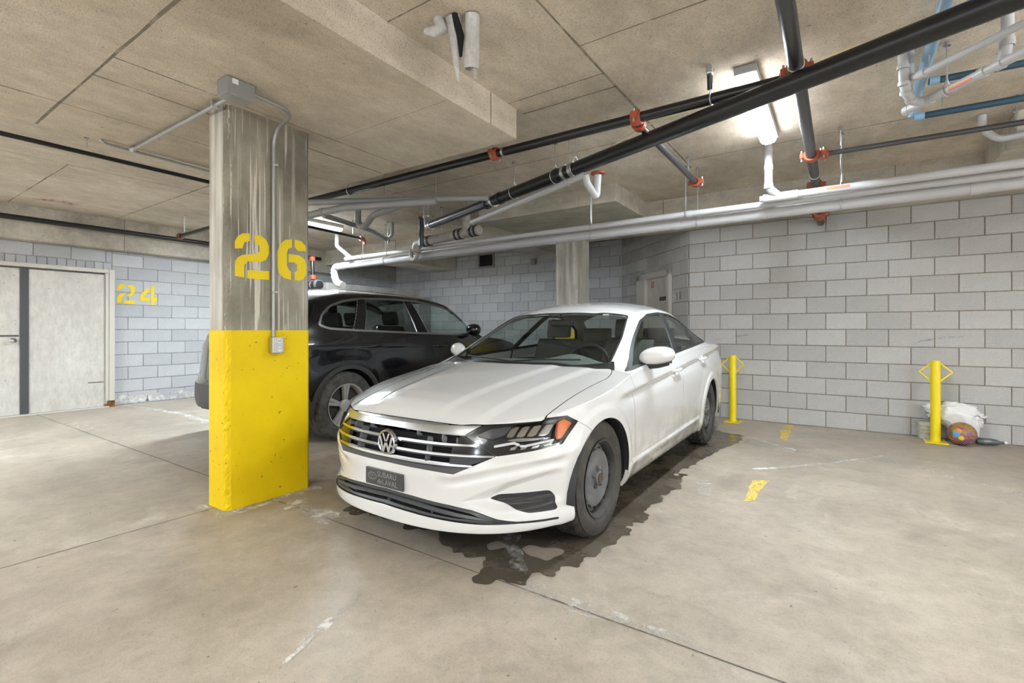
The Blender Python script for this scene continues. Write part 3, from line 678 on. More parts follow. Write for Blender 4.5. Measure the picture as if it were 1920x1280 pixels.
def wheel(parent, c, s, R, wd, rim_r, kind, tm):
    """c: hub centre at outer face plane; s: +1 outer side is +x"""
    cx,cy,cz=c
    wt=bpy.data.objects.new('wheel',None); COL.objects.link(wt); wt.parent=parent; wt['_local']=1; wt.location=(0,0,0)
    # tyre with carved tread
    n=216; prof=[]
    sw=R-rim_r
    base=[(-.012,rim_r-.012),(-.004,rim_r+.004),(.004,rim_r+.02),(.006,rim_r+sw*.35),(.006,rim_r+sw*.5),(.001,rim_r+sw*.72),(-.006,rim_r+sw*.82),(-.012,R-.022),(-.020,R-.010),(-.032,R-.003)]
    tread=[(-.032-(wd-.064)*k/16,R) for k in range(1,16)]
    prof=base+tread+[(-wd-q[0],q[1]) for q in reversed(base)]
    m=len(prof); v=[];f=[]
    for k in range(n):
        a=2*PI*k/n
        for j,(h,r) in enumerate(prof):
            if 7<=j<m-7:
                lat=(h+wd/2)/(wd/2); g=0
                ph=(k+ (6 if lat>0 else 3)*abs(lat)*1.6)%9
                if ph<2.2: g=.009
                if j in (12,17,22): g=.010
                if j<9 or j>=m-9: g=.006 if ph<2.6 else 0
                r=r-g
            v.append((cx+s*h,cy+r*math.cos(a),cz+r*math.sin(a)))
    for k in range(n):
        for j in range(m-1):
            q=(k*m+j,((k+1)%n)*m+j,((k+1)%n)*m+j+1,k*m+j+1); f.append(q)
    t=MB(); t.add(v,f); t.build('tyre',tm,wt,True,28)
    ax=(s,0,0)
    if kind=='steel':
        b=MB(); b.lathe([(-.05,rim_r-.012),(-.012,rim_r-.014),(-.004,rim_r-.006),(.000,rim_r-.002),(-.002,rim_r-.012),(-.012,rim_r-.016),(-.020,rim_r-.020),(-.04,rim_r-.025),(-.066,rim_r-.028)],c,ax,48); b.build('rim',M['rim_dark'],wt,True,40)
        b=MB(); b.lathe([(-.060,rim_r-.026),(-.058,rim_r-.036),(-.044,rim_r-.050),(-.030,rim_r-.062),(-.020,rim_r-.078),(-.018,rim_r-.095),(-.024,.085),(-.030,.074),(-.030,.042),(-.014,.037),(-.010,.030)],c,ax,48); b.build('wheel_disc',M['steel_wheel'],wt,True,40)
        for k in range(16):
            a=2*PI*(k+.5)/16; rr=rim_r-.056
            q=(cx-s*.0385,cy+rr*math.cos(a),cz+rr*math.sin(a)); 
            b=MB(); b.lathe([(0,.0),(.006,.014),(.0095,.0145),(.010,.012),(-.004,.0001)],q,(s*.9,-.45*math.cos(a),-.45*math.sin(a)),12); b.build('vent_hole',M['void'],wt,True)
        b=MB(); b.lathe([(-.03,.030),(-.006,.030),(-.003,.026),(-.008,.0)],c,ax,24); b.build('hub',M['hubrust'],wt,True)
        for k in range(5):
            a=2*PI*k/5+.3; b=MB(); q=(cx-s*.030,cy+.056*math.cos(a),cz+.056*math.sin(a))
            b.lathe([(0,.014),(.018,.011),(.022,.007),(.022,.0)],q,ax,6); b.build('lug_nut',M['steel_wheel'],wt)
    else:
        b=MB(); b.lathe([(-.10,rim_r-.03),(-.012,rim_r-.016),(-.004,rim_r-.006),(.002,rim_r-.001),(.000,rim_r-.012),(-.010,rim_r-.018),(-.03,rim_r-.026),(-.09,rim_r-.032)],c,ax,56); b.build('rim',M['alloy'],wt,True,40)
        b=MB(); b.lathe([(-.075,.0),(-.075,rim_r-.03)],c,ax,40); b.build('brake_disc',M['disc'],wt,True)
        for k in range(5):
            a0=2*PI*k/5+PI/2
            for dd in (-1,1):
                a=a0+dd*.105; b=MB(); ca,sa=math.cos(a),math.sin(a); ta=(-sa,ca); 
                sec=[]
                for rr,w,h in ((.045,.018,-.030),(.12,.020,-.022),(rim_r-.05,.022,-.012),(rim_r-.012,.026,-.010)):
                    sec.append([(cx+s*(h-.03),cy+rr*ca+ta[0]*w,cz+rr*sa+ta[1]*w),(cx+s*h,cy+rr*ca+ta[0]*w*.72,cz+rr*sa+ta[1]*w*.72),(cx+s*h,cy+rr*ca-ta[0]*w*.72,cz+rr*sa-ta[1]*w*.72),(cx+s*(h-.03),cy+rr*ca-ta[0]*w,cz+rr*sa-ta[1]*w)])
                vv=[p for q in sec for p in q]; ff=[]
                for i in range(3):
                    for j in range(3): ff.append((i*4+j,i*4+j+1,(i+1)*4+j+1,(i+1)*4+j))
                b.add(vv,ff); b.build('spoke',M['alloy'],wt)
        b=MB(); b.lathe([(-.05,.07),(-.022,.066),(-.016,.05),(-.014,.0)],c,ax,28); b.build('centre_cap',M['alloy'],wt,True)
    return wt

def seat(root, x, y, z, m, back=.62, tilt=.28, w=.25, face=1):
    def slab(name, pts, half, r):
        b=MB(); n=len(pts); rows=[]
        for (py,pz,th) in pts:
            ring=[]
            for k in range(16):
                a=2*PI*k/16; cx=math.copysign(abs(math.cos(a))**.5,math.cos(a))*half; cyy=math.copysign(abs(math.sin(a))**.7,math.sin(a))*th
                ring.append((x+cx,y+face*(py+cyy*r[0]-y),pz+cyy*r[1]))
            rows.append(ring)
        v=[p for q in rows for p in q]; f=[(i*16+k,i*16+(k+1)%16,(i+1)*16+(k+1)%16,(i+1)*16+k) for i in range(n-1) for k in range(16)]
        f+=[tuple(range(16)),tuple((n-1)*16+k for k in range(15,-1,-1))]
        b.add(v,f); return b.build(name,m,root,True,60)
    slab('seat_cushion',[(y-.28,z,.05),(y-.26,z+.01,.075),(y,z+.0,.085),(y+.22,z-.01,.08)],w,(0,1))
    slab('seat_backrest',[(y+.2,z+.0,.05),(y+.24,z+.15,.085),(y+.24+tilt*.4,z+.4,.075),(y+.22+tilt*.7,z+back-.04,.06),(y+.23+tilt*.72,z+back,.03)],w*.96,(1,.2))
    slab('headrest',[(y+.22+tilt*.72,z+back+.02,.03),(y+.22+tilt*.72,z+back+.05,.055),(y+.23+tilt*.75,z+back+.15,.055),(y+.235+tilt*.75,z+back+.19,.03)],w*.52,(1,.2))

# ------------------------------------------------------------------ the white sedan
def build_sedan():
    root=thing('sedan','white four-door sedan with black grille and steel wheels, parked nose out beside the yellow column','car',(-2.01,1.75,0)); root['_local']=1
    R=sedan_master()
    # road film belongs on sides only: material handles it in car space
    # wheel openings
    for hy in (FH,RH):
        for s in (1,-1):
            _,R=split(R,lambda V:np.maximum(np.maximum(np.hypot(V[:,1]-hy,V[:,2]-HZ)-.366,.45-s*V[:,0]),(.517-V[:,1]) if hy<1 else -1.0))
    # windshield, rear window
    ws=rpoly(sym([(0,1.150),(.25,1.185),(.48,1.285),(.705,1.372),(.655,1.72),(.572,2.07),(.3,1.995),(0,1.975)][::1]),.03)
    WS,R=split(R,xy(ws,.9)); 
    rw=rpoly(sym([(0,3.44),(.35,3.45),(.53,3.50),(.58,3.75),(.60,4.02),(.3,4.07),(0,4.08)]),.04)
    RW,R=split(R,xy(rw,.95))
    piece('windshield',split(WS,xy(ws,.9,.012))[0],M['glass'],root,.004,-.002)
    piece('windshield_seal',split(WS,xy(ws,.9,.012))[1],M['plastic'],root,.006,-.001)
    piece('rear_window',split(RW,xy(rw,.95,.006))[0],M['glass'],root,.004,-.002)
    # side glass
    dlo=[(1.315,.912),(1.52,.992),(1.85,1.162),(2.10,1.275),(2.36,1.335),(2.72,1.360),(3.05,1.352),(3.32,1.310),(3.56,1.212),(3.76,1.098),(3.77,1.072),(3.72,1.063),(3.46,1.050),(2.44,.988),(1.72,.949)]
    dlo=rpoly(dlo,.03)
    for s in (1,-1):
        D,R=split(R,yz(dlo,s,.3,.002))
        bl=lambda V: V[:,1]-(2.41+.345*(V[:,2]-.99)/.375)      # front edge of the middle pillar
        br=lambda V: V[:,1]-(2.50+.365*(V[:,2]-.99)/.375)
        cd=lambda V: V[:,1]-(3.20+.16*(V[:,2]-1.03)/.30)
        fA=lambda V: np.maximum(sdpoly(V[:,[1,2]],dlo)+.020,bl(V))
        fB=lambda V: np.maximum(np.maximum(sdpoly(V[:,[1,2]],dlo)+.020,-br(V)),cd(V)+.014)
        fC=lambda V: np.maximum(sdpoly(V[:,[1,2]],dlo)+.020,-cd(V)+.014)
        a,D=split(D,fA); b_,D=split(D,fB); c_,D=split(D,fC)
        piece('front_door_window',a,M['glass'],root,.004,-.006); piece('rear_door_window',b_,M['glass'],root,.004,-.006); piece('quarter_window',c_,M['glass'],root,.004,-.006)
        piece('window_trim',D,M['plastic'],root,.012)
    # hood, with the dark scuttle behind it
    hp=sym([(0,-.2),(.752,-.2),(.748,.42),(.755,.56),(.762,.77),(.770,.965),(.785,1.14),(.766,1.255),(.735,1.325),(.62,1.275),(.48,1.215),(.25,1.115),(0,1.085)])
    hp=rpoly(hp,.03)
    fh=lambda V:np.maximum(np.maximum(sdpoly(V[:,[0,1]],hp),.706+.045*np.clip(np.abs(V[:,0])-.45,0,1)-V[:,2]),.6-V[:,2])
    H,R=split(R,fh); H,_=split(H,lambda V:fh(V)+.005)
    piece('hood',H,M['white_paint'],root,.02,gap=True)
    cw=sym([(0,1.05),(.25,1.08),(.48,1.18),(.62,1.24),(.76,1.31),(.72,1.40),(.48,1.32),(.25,1.23),(0,1.20)])
    CW,R=split(R,xy(cw,.85))
    piece('scuttle',CW,M['plastic'],root,.01,-.006)
    # front openings
    gp=[(0,.716),(.25,.718),(.505,.722),(.512,.708),(.452,.664),(.614,.571),(.43,.479),(.25,.485),(0,.488)]
    hl=[(.4525,.664),(.5135,.709),(.523,.711),(.684,.731),(.812,.740),(.850,.706),(.832,.607),(.747,.590),(.6145,.571)]
    ip=[(0,.345),(.2,.339),(.41,.322),(.51,.307),(.63,.268),(.70,.253),(.83,.244),(.826,.233),(.70,.243),(.56,.244),(.45,.249),(.2,.262),(0,.268)]
    vp=[(.566,.356),(.607,.377),(.785,.375),(.805,.347),(.823,.280),(.73,.285),(.674,.313)]
    gpoly=sym(gp); ipoly=sym(ip)
    G,R=split(R,xz(gpoly,.45)); I,R=split(R,xz(ipoly,.6))
    HL={};VN={}
    for s in (1,-1):
        P=hl if s>0 else mirror(hl); HL[s],R=split(R,xz(P,.75)); HL[s]=(HL[s],P)
        P=rpoly(vp,.012) if s>0 else mirror(rpoly(vp,.012)); q,R=split(R,xz(P,.6)); VN[s]=(q,P)
    # shells behind the openings
    piece('grille_back',G,M['void'],root,0,-.05); piece('intake_back',I,M['void'],root,0,-.05)
    # body panels: front bumper, fenders, doors
    fb=[(-.3,.05),(.95,.05),(.95,.40),(.70,.62),(.655,.655),(.585,.706),(.40,.745),(-.3,.745)]
    fB=lambda V:sdpoly(V[:,[1,2]],fb)
    B,R=split(R,fB); B,_=split(B,lambda V:fB(V)+.002)
    piece('front_bumper',B,M['white_paint'],root,.02,gap=True)
    fd=rpoly([(1.292,1.05),(1.296,.90),(1.312,.758),(1.322,.614),(1.345,.45),(1.385,.350),(2.45,.365),(2.49,.40),(2.495,.8),(2.445,1.05)],.02)
    rd=rpoly([(2.452,1.05),(2.502,.8),(2.497,.40),(2.53,.367),(3.10,.375),(3.17,.45),(3.22,.60),(3.36,.74),(3.46,.80),(3.49,.95),(3.50,1.10)],.03)
    for s in (1,-1):
        for nm,P in (('front_door',fd),('rear_door',rd)):
            q,R=split(R,yz(P,s,.4)); q,_=split(q,yz(P,s,.4,.0025))
            piece(nm,q,M['white_paint'],root,.018,gap=True)
        fp=[(.50,.3),(1.292,.3),(1.292,1.2),(.3,1.2),(.3,.7)]
        q,R=split(R,yz(fp,s,.4)); q,_=split(q,yz(fp,s,.4,.0015)); piece('fender',q,M['white_paint'],root,.03,gap=True)
    for s in (1,-1):
        q,R=split(R,lambda V:np.maximum(np.maximum(4.50-V[:,1],np.abs(V[:,2]-.865)-.07),np.maximum(.38-s*V[:,0],s*V[:,0]-.80)))
        piece('tail_lamp',q,M['redlens'],root,.01)
    body=piece('body_shell',R,M['white_paint'],root,.02)
    piece('cabin_lining',split(split(R,lambda V:.9-V[:,2])[0],lambda V:V[:,1]-1.5)[1],M['headliner'],root,0,-.025)
    # dark inner tub closing the gaps under the belt line
    Q=sedan_master(); Q,_=split(Q,lambda V:np.abs(V[:,2]-.5725)-.3125); _,Q=split(Q,xz(gpoly,.45)); _,Q=split(Q,xz(ipoly,.6))
    for s in (1,-1):
        _,Q=split(Q,xz(HL[s][1],.75)); _,Q=split(Q,xz(VN[s][1],.6))
        for hy in (FH,RH): _,Q=split(Q,lambda V:np.maximum(np.hypot(V[:,1]-hy,V[:,2]-HZ)-.39,.45-s*V[:,0]))
    piece('inner_tub',Q,M['lining'],root,0,-.022)
    # floor pan, wheel wells
    b=MB(); b.box((0,2.5,.26),(1.5,4.0,.04)); b.build('floor_pan',M['void'],root)
    for hy in (FH,RH):
        for s in (1,-1):
            b=MB(); n=20; v=[];f=[]
            for k in range(n+1):
                a=-.12+(PI+.2)*k/n
                for xx in (.55,.895): v.append((s*xx,hy+.372*math.cos(a),HZ+.372*math.sin(a)))
            for k in range(n): f.append((2*k,2*k+1,2*k+3,2*k+2))
            c0=len(v); v.append((s*.55,hy,HZ)); f+=[(2*k,2*k+2,c0) for k in range(n)]
            b.add(v,f); b.build('wheel_well',M['plastic'],root,True)
    # ---- grille furniture
    def cut_g(S,poly,ymax=.5): return split(S,xz(poly,ymax))[0]
    bar=sym([(0,.716),(.25,.718),(.505,.722),(.512,.708),(.449,.664),(.26,.667),(0,.672)])
    piece('grille_top_bar',cut_g(G,bar),M['satin'],root,.03,.004)
    for zz,xe in ((.617,.53),(.569,.605),(.522,.52)):
        st=sym([(0,zz+.006),(.25,zz+.006),(xe,zz+.004),(xe,zz-.004),(.25,zz-.006),(0,zz-.006)])
        piece('grille_slat',cut_g(G,st),M['chrome'],root,.03,.006)
        st=sym([(0,zz-.004),(.25,zz-.004),(xe,zz-.004),(xe,zz-.012),(.25,zz-.013),(0,zz-.013)])
        piece('grille_ledge',cut_g(G,st),M['gloss_black'],root,.03,.002)
    low=sym([(0,.518),(.25,.516),(.52,.522),(.43,.479),(.25,.485),(0,.488)])
    piece('grille_valance',cut_g(G,low),M['grey_plastic'],root,.02,.0)
    for x in (-.42,-.34,-.26,-.18,-.1,.1,.18,.26,.34,.42):
        st=[(x-.005,.52),(x+.005,.52),(x+.005,.672),(x-.005,.672)]
        piece('grille_rib',cut_g(G,st),M['rib'],root,.045,-.002)
    for s in (1,-1):
        st=[(.40,.49),(.62,.57),(.45,.66),(.43,.66),(.40,.6)]; st=st if s>0 else mirror(st)
        piece('grille_corner',cut_g(G,st),M['gloss_black'],root,.02,-.006)
    # badge
    yb=.012; zb=.592
    b=MB(); b.lathe([(0,.0),(.004,.058),(.008,.060)],(0,yb+.012,zb),(0,-1,0),40); b.build('badge_disc',M['void'],root,True)
    bd=MB(); bd.lathe([(0,.056),(.010,.055),(.014,.060),(.010,.066),(-.008,.068),(-.02,.06)],(0,yb+.008,zb),(0,-1,0),48); badge=bd.build('badge_ring',M['chrome'],root,True)
    letters=[[(-.030,.048),(-.017,.048),(.0,.008),(.017,.048),(.030,.048),(.006,-.002),(-.006,-.002)],
             [(-.052,.024),(-.040,.034),(-.020,-.026),(-.006,.006),(.006,.006),(.020,-.026),(.040,.034),(.052,.024),(.026,-.050),(.014,-.050),(.0,-.016),(-.014,-.050),(-.026,-.050)]]
    for L in letters:
        b=MB(); b.prism(L,lambda a,c:(a,yb-.004,zb+c),(0,.012,0)); b.build('badge_letter',M['chrome'],badge)
    # number plate holder panel
    b=MB(); b.box((-.01,.006,.397),(.292,.010,.090),0,.004); pl=b.build('licence_plate',mat('dealer_plate',(.055,.055,.058),.4),root)
    def text(body,size,x,z,name='plate_text',m=None):
        cu=bpy.data.curves.new(name,'FONT'); cu.body=body; cu.size=size; cu.extrude=.0006; cu.align_x='LEFT'
        to=bpy.data.objects.new('tmp',cu); COL.objects.link(to); dg=bpy.context.evaluated_depsgraph_get(); me=bpy.data.meshes.new_from_object(to.evaluated_get(dg)); bpy.data.objects.remove(to)
        me.transform(Matrix.Translation((x,-.0005,z))@Matrix.Rotation(PI/2,4,'X')); me.materials.clear()
        return link(name,me,pl,m or M['pl_text'])
    M['pl_text']=mat('plate_grey_lettering',(.26,.26,.26),.5)
    text('SUBARU',.040,-.058,.404); text('deLAVAL',.040,-.058,.366)
    b=MB()
    for k in range(28):
        a=2*PI*k/28; a2=2*PI*(k+1)/28
        b.add([(-.100+.034*math.cos(a),.0,.400+.020*math.sin(a)),(-.100+.034*math.cos(a2),.0,.400+.020*math.sin(a2)),(-.100+.030*math.cos(a2),.0,.400+.0165*math.sin(a2)),(-.100+.030*math.cos(a),.0,.400+.0165*math.sin(a))],[(0,1,2,3)])
    for dx,dz,r in ((-.014,.005,.006),(-.002,-.001,.004),(.012,.006,.004),(.012,-.006,.004),(.002,.008,.004),(-.004,-.009,.004)):
        b.add([(-.1+dx+r*(1 if k%2==0 else .4)*math.cos(k*PI/4),.0,.4+dz+r*(1 if k%2==0 else .4)*math.sin(k*PI/4)) for k in range(8)],[tuple(range(8))])
    b.build('plate_emblem',M['pl_text'],pl)
    # lower intake slats
    for t in (.18,.50,.82):
        top=lambda x:np.interp(abs(x),[0,.2,.41,.51,.63,.70,.83],[.345,.339,.322,.307,.268,.253,.244]); bot=lambda x:np.interp(abs(x),[0,.2,.45,.56,.70,.83],[.268,.262,.249,.244,.243,.233])
        xs=np.linspace(0,.66,14); z0=[bot(x)+(top(x)-bot(x))*t for x in xs]
        st=sym([(x,z+.006) for x,z in zip(xs,z0)]+[(x,z-.006) for x,z in zip(xs[::-1],z0[::-1])])
        piece('intake_slat',cut_g(I,st,.6),M['intake'],root,.03,-.008)
    for x in np.linspace(-.6,.6,25):
        st=[(x-.0025,.22),(x+.0025,.22),(x+.0025,.36),(x-.0025,.36)]; piece('intake_rib',cut_g(I,st,.6),M['plastic'],root,.02,-.016)
    for s in (1,-1):
        st=[(.62,.2),(.9,.2),(.9,.3),(.60,.3)]; st=st if s>0 else mirror(st); piece('intake_end',cut_g(I,st,.7),M['plastic'],root,.02,-.006)
        q,P=VN[s]; v=piece('fog_vent',q,M['plastic'],root,.02,-.004)
        for k,(zz,x0,x1) in enumerate(((.352,.60,.80),(.330,.625,.81),(.306,.675,.815))):
            st=[(x0,zz),(x1,zz+.003),(x1,zz-.002),(x0,zz-.004)]; st=st if s>0 else mirror(st)
            piece('vent_fin',split(q,xz(st,.7))[0],M['grey_plastic'],v,.008,.003)
        # headlamp
        S,P=HL[s]; f0=xz(P,.75)
        piece('headlamp_lens',split(S,lambda V:f0(V)+.004)[0],M['lens'],root,.003,.0)
        hb=piece('headlamp_housing',S,M['gloss_black'],root,0,-.045)
        piece('headlamp_rim',split(S,lambda V:f0(V)+.012)[1],M['gloss_black'],root,.045,-.001)
        sg=(lambda L:L) if s>0 else mirror
        piece('headlamp_bezel',split(S,xz(sg([(.50,.668),(.56,.704),(.64,.714),(.625,.675),(.575,.655)]),.75))[0],M['grey_plastic'],hb,.02,-.022)
        for x0 in (.632,.672,.712,.752):
            st=[(x0,.667),(x0+.030,.665),(x0+.036,.712),(x0+.010,.710)]
            piece('headlamp_reflector',split(S,xz(sg(st),.75))[0],M['chrome'],hb,.02,-.026)
        st=[(.590,.622),(.672,.640),(.705,.620),(.805,.640),(.808,.630),(.707,.610),(.670,.628),(.595,.612)]
        piece('running_light',split(S,xz(sg(st),.75))[0],M['white_plastic'],hb,.015,-.014)
        st=[(.62,.648),(.69,.655),(.76,.650),(.79,.652),(.79,.645),(.70,.640)]
        piece('headlamp_blade',split(S,xz(sg(st),.75))[0],M['satin'],hb,.01,-.018)
        for x0 in (.66,.70,.74,.78):
            st=[(x0,.600),(x0+.024,.604),(x0+.03,.620),(x0+.006,.614)]
            piece('headlamp_facet',split(S,xz(sg(st),.75))[0],M['satin'],hb,.01,-.03)
        st=[(.795,.716),(.815,.731),(.842,.711),(.834,.650),(.818,.632),(.806,.66)]
        piece('side_marker',split(S,xz(sg(st),.75))[0],M['amber'],hb,.02,-.008)
    # ---- wheels
    for hy in (FH,RH):
        for s in (1,-1): wheel(root,(s*.866,hy+(.022 if hy<1 else 0),.335),s,.335,.215,.224,'steel',M['tyre'])
    # ---- mirrors and door handles
    for s in (1,-1):
        b=MB(); cx,cy,cz=s*.925,1.70,1.0; v=[];f=[];nu,nv=20,12
        for i in range(nv+1):
            t=i/nv; ph=-PI/2+PI*t
            for k in range(nu):
                a=2*PI*k/nu; ca,sa=math.cos(a),math.sin(a)
                r=math.cos(ph)**.75 if math.cos(ph)>0 else 0
                zz=.075*sa*r; 
                if sa<0: zz*=.72
                v.append((cx+s*.112*math.sin(ph),cy+.095*ca*r*(1 if ca<0 else .45)+.05*math.sin(ph),cz+zz+.012*math.sin(ph)))
        for i in range(nv):
            for k in range(nu): f.append((i*nu+k,i*nu+(k+1)%nu,(i+1)*nu+(k+1)%nu,(i+1)*nu+k))
        b.add(v,f); mr=b.build('door_mirror',M['white_paint'],root,True,70)
        b=MB(); b.tube([(s*.80,1.70,.935),(s*.86,1.70,.938),(s*.93,1.71,.95),(s*1.0,1.73,.958)],[.026,.030,.032,.018],12); b.build('mirror_foot',M['plastic'],mr,True,60)
        b=MB(); b.box((s*.925,1.748,.998),(.18,.010,.09),0,.004); b.build('mirror_glass',M['dark_glass'],mr)
        for hy_,hz,xx in ((2.34,.862,.893),(3.28,.912,.886)):
            b=MB(); b.tube([(s*(xx-.02),hy_-.11,hz-.006),(s*(xx+.016),hy_-.085,hz),(s*(xx+.022),hy_,hz+.004),(s*(xx+.016),hy_+.085,hz+.006),(s*(xx-.02),hy_+.11,hz+.006)],[.010,.013,.014,.013,.010],10); b.build('door_handle',M['white_paint'],root,True,60)
            b=MB(); b.lathe([(-.01,.045),(.002,.043),(-.004,.03),(-.012,.0)],(s*(xx-.006),hy_,hz-.012),(s,0,0),20); b.build('handle_recess',M['white_paint'],root,True)
    # ---- wipers
    for x0,x1,y0,y1,z0,z1 in ((-.05,.5,1.235,1.345,1.0,.985),(.08,-.52,1.225,1.35,.995,.985)):
        b=MB(); b.tube([(x0,y0-.03,z0-.045),(x0+(x1-x0)*.4,y0,z0-.022),(x1,y1-.015,z1-.002)],.006,6); b.build('wiper',M['plastic'],root)
    # ---- cabin
    b=MB(); secs=[]
    xs=np.linspace(-.70,.70,29); rows=[]
    for y,zb_ in ((1.18,.935),(1.34,.958),(1.50,.965),(1.60,.945),(1.66,.88),(1.66,.60)):
        row=[]
        for x in xs:
            hump=.055*math.exp(-((x-.36)/.17)**2) if 1.4<y<1.65 and zb_>.9 else 0
            row.append((x,y+.10*(x/.7)**2*(1 if y<1.5 else .4),zb_-.03*(x/.7)**2+hump))
        rows.append(row)
    v=[p for q in rows for p in q]; n=len(xs); f=[(i*n+k,i*n+k+1,(i+1)*n+k+1,(i+1)*n+k) for i in range(5) for k in range(n-1)]
    b.add(v,f); b.build('dashboard',M['dash'],root,True,50)
    b=MB(); n=36; r0,r1=.185,.014; v=[];f=[]
    for k in range(n):
        a=2*PI*k/n
        for j in range(8):
            q=2*PI*j/8; rr=r0+r1*math.cos(q); px,pz,py=rr*math.cos(a),rr*math.sin(a),r1*math.sin(q)
            v.append((.36+px,1.72+py+pz*.35,.90+pz*.93-py*.35))
    for k in range(n):
        for j in range(8): f.append((k*8+j,((k+1)%n)*8+j,((k+1)%n)*8+(j+1)%8,k*8+(j+1)%8))
    b.add(v,f); sw=b.build('steering_wheel',M['plastic'],root,True,60)
    b=MB(); b.box((.36,1.72,.89),(.20,.05,.11),0,.02); b.box((.36,1.715,.90),(.36,.02,.03),0,.008); b.build('steering_hub',M['plastic'],sw)
    for x in (.37,-.37): seat(root,x,2.18,.50,M['seat'],.60)
    for x in (.36,-.36): seat(root,x,3.08,.52,M['seat'],.50,.30,.33)
    b=MB(); b.box((0,3.72,1.035),(1.25,.62,.03)); b.build('parcel_shelf',M['lining'],root)
    b=MB(); b.box((0,1.98,1.255),(.22,.03,.06),0,.02); b.tube([(0,1.99,1.28),(0,1.95,1.335)],.008,8); b.build('interior_mirror',M['plastic'],root)
    b=MB(); b.box((.42,1.955,1.318),(.05,.002,.012)); b.build('windscreen_sticker',M['white_plastic'],root)
    # tail lamps and rear plate recess kept simple but present
    return root
# ------------------------------------------------------------------ the black sport utility car (local y=0 is its tail, nose towards +y)
def suv_master():
    L=4.86; ns_f,ns_s,ns_r=48,190,36
    zs=crv([0,.12,.3,.6,.72,1.08,1.96,3.05,3.4,4.0,4.5,4.75,4.86],[1.06,1.10,1.17,1.215,1.205,1.175,1.14,1.105,1.09,1.02,.90,.78,.70])
    zc=crv([0,.10,.25,.45,.62,.75,1.1,1.6,2.1,2.5,2.75,3.05,3.3,3.42,3.8,4.3,4.7,4.86],[1.06,1.12,1.28,1.48,1.60,1.645,1.685,1.70,1.69,1.64,1.54,1.35,1.185,1.13,1.09,1.0,.86,.70])
    a,n=.52,2.5; ar,nr=.75,2.5
    ph=np.linspace(0,PI/2,ns_f); rear=np.linspace(PI/2,0,ns_r); side=np.linspace(a,L-ar,ns_s)
    fx=np.concatenate([np.sin(ph)**(2/n),np.ones(ns_s-2),np.sin(rear)**(2/nr)])
    fy=np.concatenate([a*(1-np.cos(ph)**(2/n)),side[1:-1],L-ar*(1-np.cos(rear)**(2/nr))])
    ns=len(fy); nv=64; v=np.linspace(0,1,nv)
    gw=crv([.2,.28,.36,.5,.7,.9,1.0,1.08,1.16,1.22],[.80,.90,.925,.945,.958,.965,.962,.950,.930,.915])
    foff=crv([.25,.32,.45,.60,.68,.85,1.0,1.1],[.10,.04,.0,.01,.05,.07,.08,.12])
    roff=crv([.2,.35,.5,.7,.9],[.08,.02,0,.04,.10])
    tp=crv([0,.6,1.2,3.4,4.86],[.985,1.0,1.0,.99,.96])
    zb=crv([0,.3,.6,1.2,3.4,4.2,4.86],[.36,.32,.28,.26,.26,.24,.24])
    P=np.zeros((ns,nv,3))
    for i in range(ns):
        y=fy[i]; Z=zb(y)+(zs(y)-zb(y))*v; w=gw(Z)*tp(y)
        w=w-.05*(1-sst(0,.7,y))*sst(.75,1.1,Z)-.10*sst(3.6,4.86,y)*sst(.6,1.0,Z)
        P[i,:,0]=w*fx[i]; P[i,:,1]=y+foff(Z)*(1-sst(0,a,y))-roff(Z)*sst(L-ar,L,y); P[i,:,2]=Z
    X,Y,Z=P[...,0],P[...,1],P[...,2]; sw=(np.clip(fx,0,1)**6)[:,None]
    for hy in (.94,3.835):
        rho=np.hypot(Y-hy,Z-.37); X+=(.020*(1-sst(.45,.66,rho)))*sw
    t=Z-(1.02-.02*(Y-1)); X+=sw*np.where(t>0,.006*np.exp(-(t/.06)**2),.006*np.exp(-(t/.02)**2))
    X-=sw*.018*np.exp(-((Z-.62)/.10)**2)*sst(1.3,1.6,Y)*(1-sst(3.2,3.5,Y))
    nt=64; U=np.zeros((ns,nt,3))
    xr=crv([0,.3,.6,1.2,2.0,2.6,3.0,3.3,3.6,4.86],[.80,.79,.775,.745,.738,.742,.77,.80,.80,.75])
    zrl=crv([0,.12,.3,.45,.62,.8,1.1,1.6,2.15,2.6,2.95,3.25,3.45,3.7,4.86],[1.06,1.11,1.27,1.40,1.50,1.555,1.60,1.62,1.615,1.57,1.46,1.27,1.12,1.08,.70])
    for i in range(ns):
        y=fy[i]; xs,ys,z0=P[i,-1]; zcc=float(zc(y)); t=np.linspace(0,1,nt)
        xa=xs*(1-t); za=z0+(max(zcc,z0)-z0)*(1-(1-t)**2.4)
        xrr,zr_=min(float(xr(y)),xs*.94),float(zrl(y)); zr_=min(zr_,zcc-.004) if zcc>z0 else z0
        ts=.42; xb=np.empty(nt);zz=np.empty(nt); lo=t<=ts; q=t[lo]/ts
        xb[lo]=xs+(xrr-xs)*q+.02*np.sin(PI*q); zz[lo]=z0+(zr_-z0)*q
        q=(t[~lo]-ts)/(1-ts); xb[~lo]=xrr*(1-q); zz[~lo]=zr_+(zcc-zr_)*(1-(1-q)**2.6)
        k=float(sst(.10,.38,y)*(1-sst(3.3,3.5,y)))
        U[i,:,0]=xa*(1-k)+xb*k; U[i,:,2]=za*(1-k)+zz*k; U[i,:,1]=ys
    for _ in range(3): U[:,1:-1]=U[:,1:-1]*.5+.25*(U[:,:-2]+U[:,2:])
    V=np.concatenate([P.reshape(-1,3),U.reshape(-1,3)]); T=np.concatenate([grid_tris(ns,nv),grid_tris(ns,nt)+ns*nv])
    T=np.concatenate([T,T[:,::-1]+len(V)]); V=np.concatenate([V,V*np.array([-1,1,1])]); V,T=weld(V,T,2e-5)
    N=vnormals(V,T)
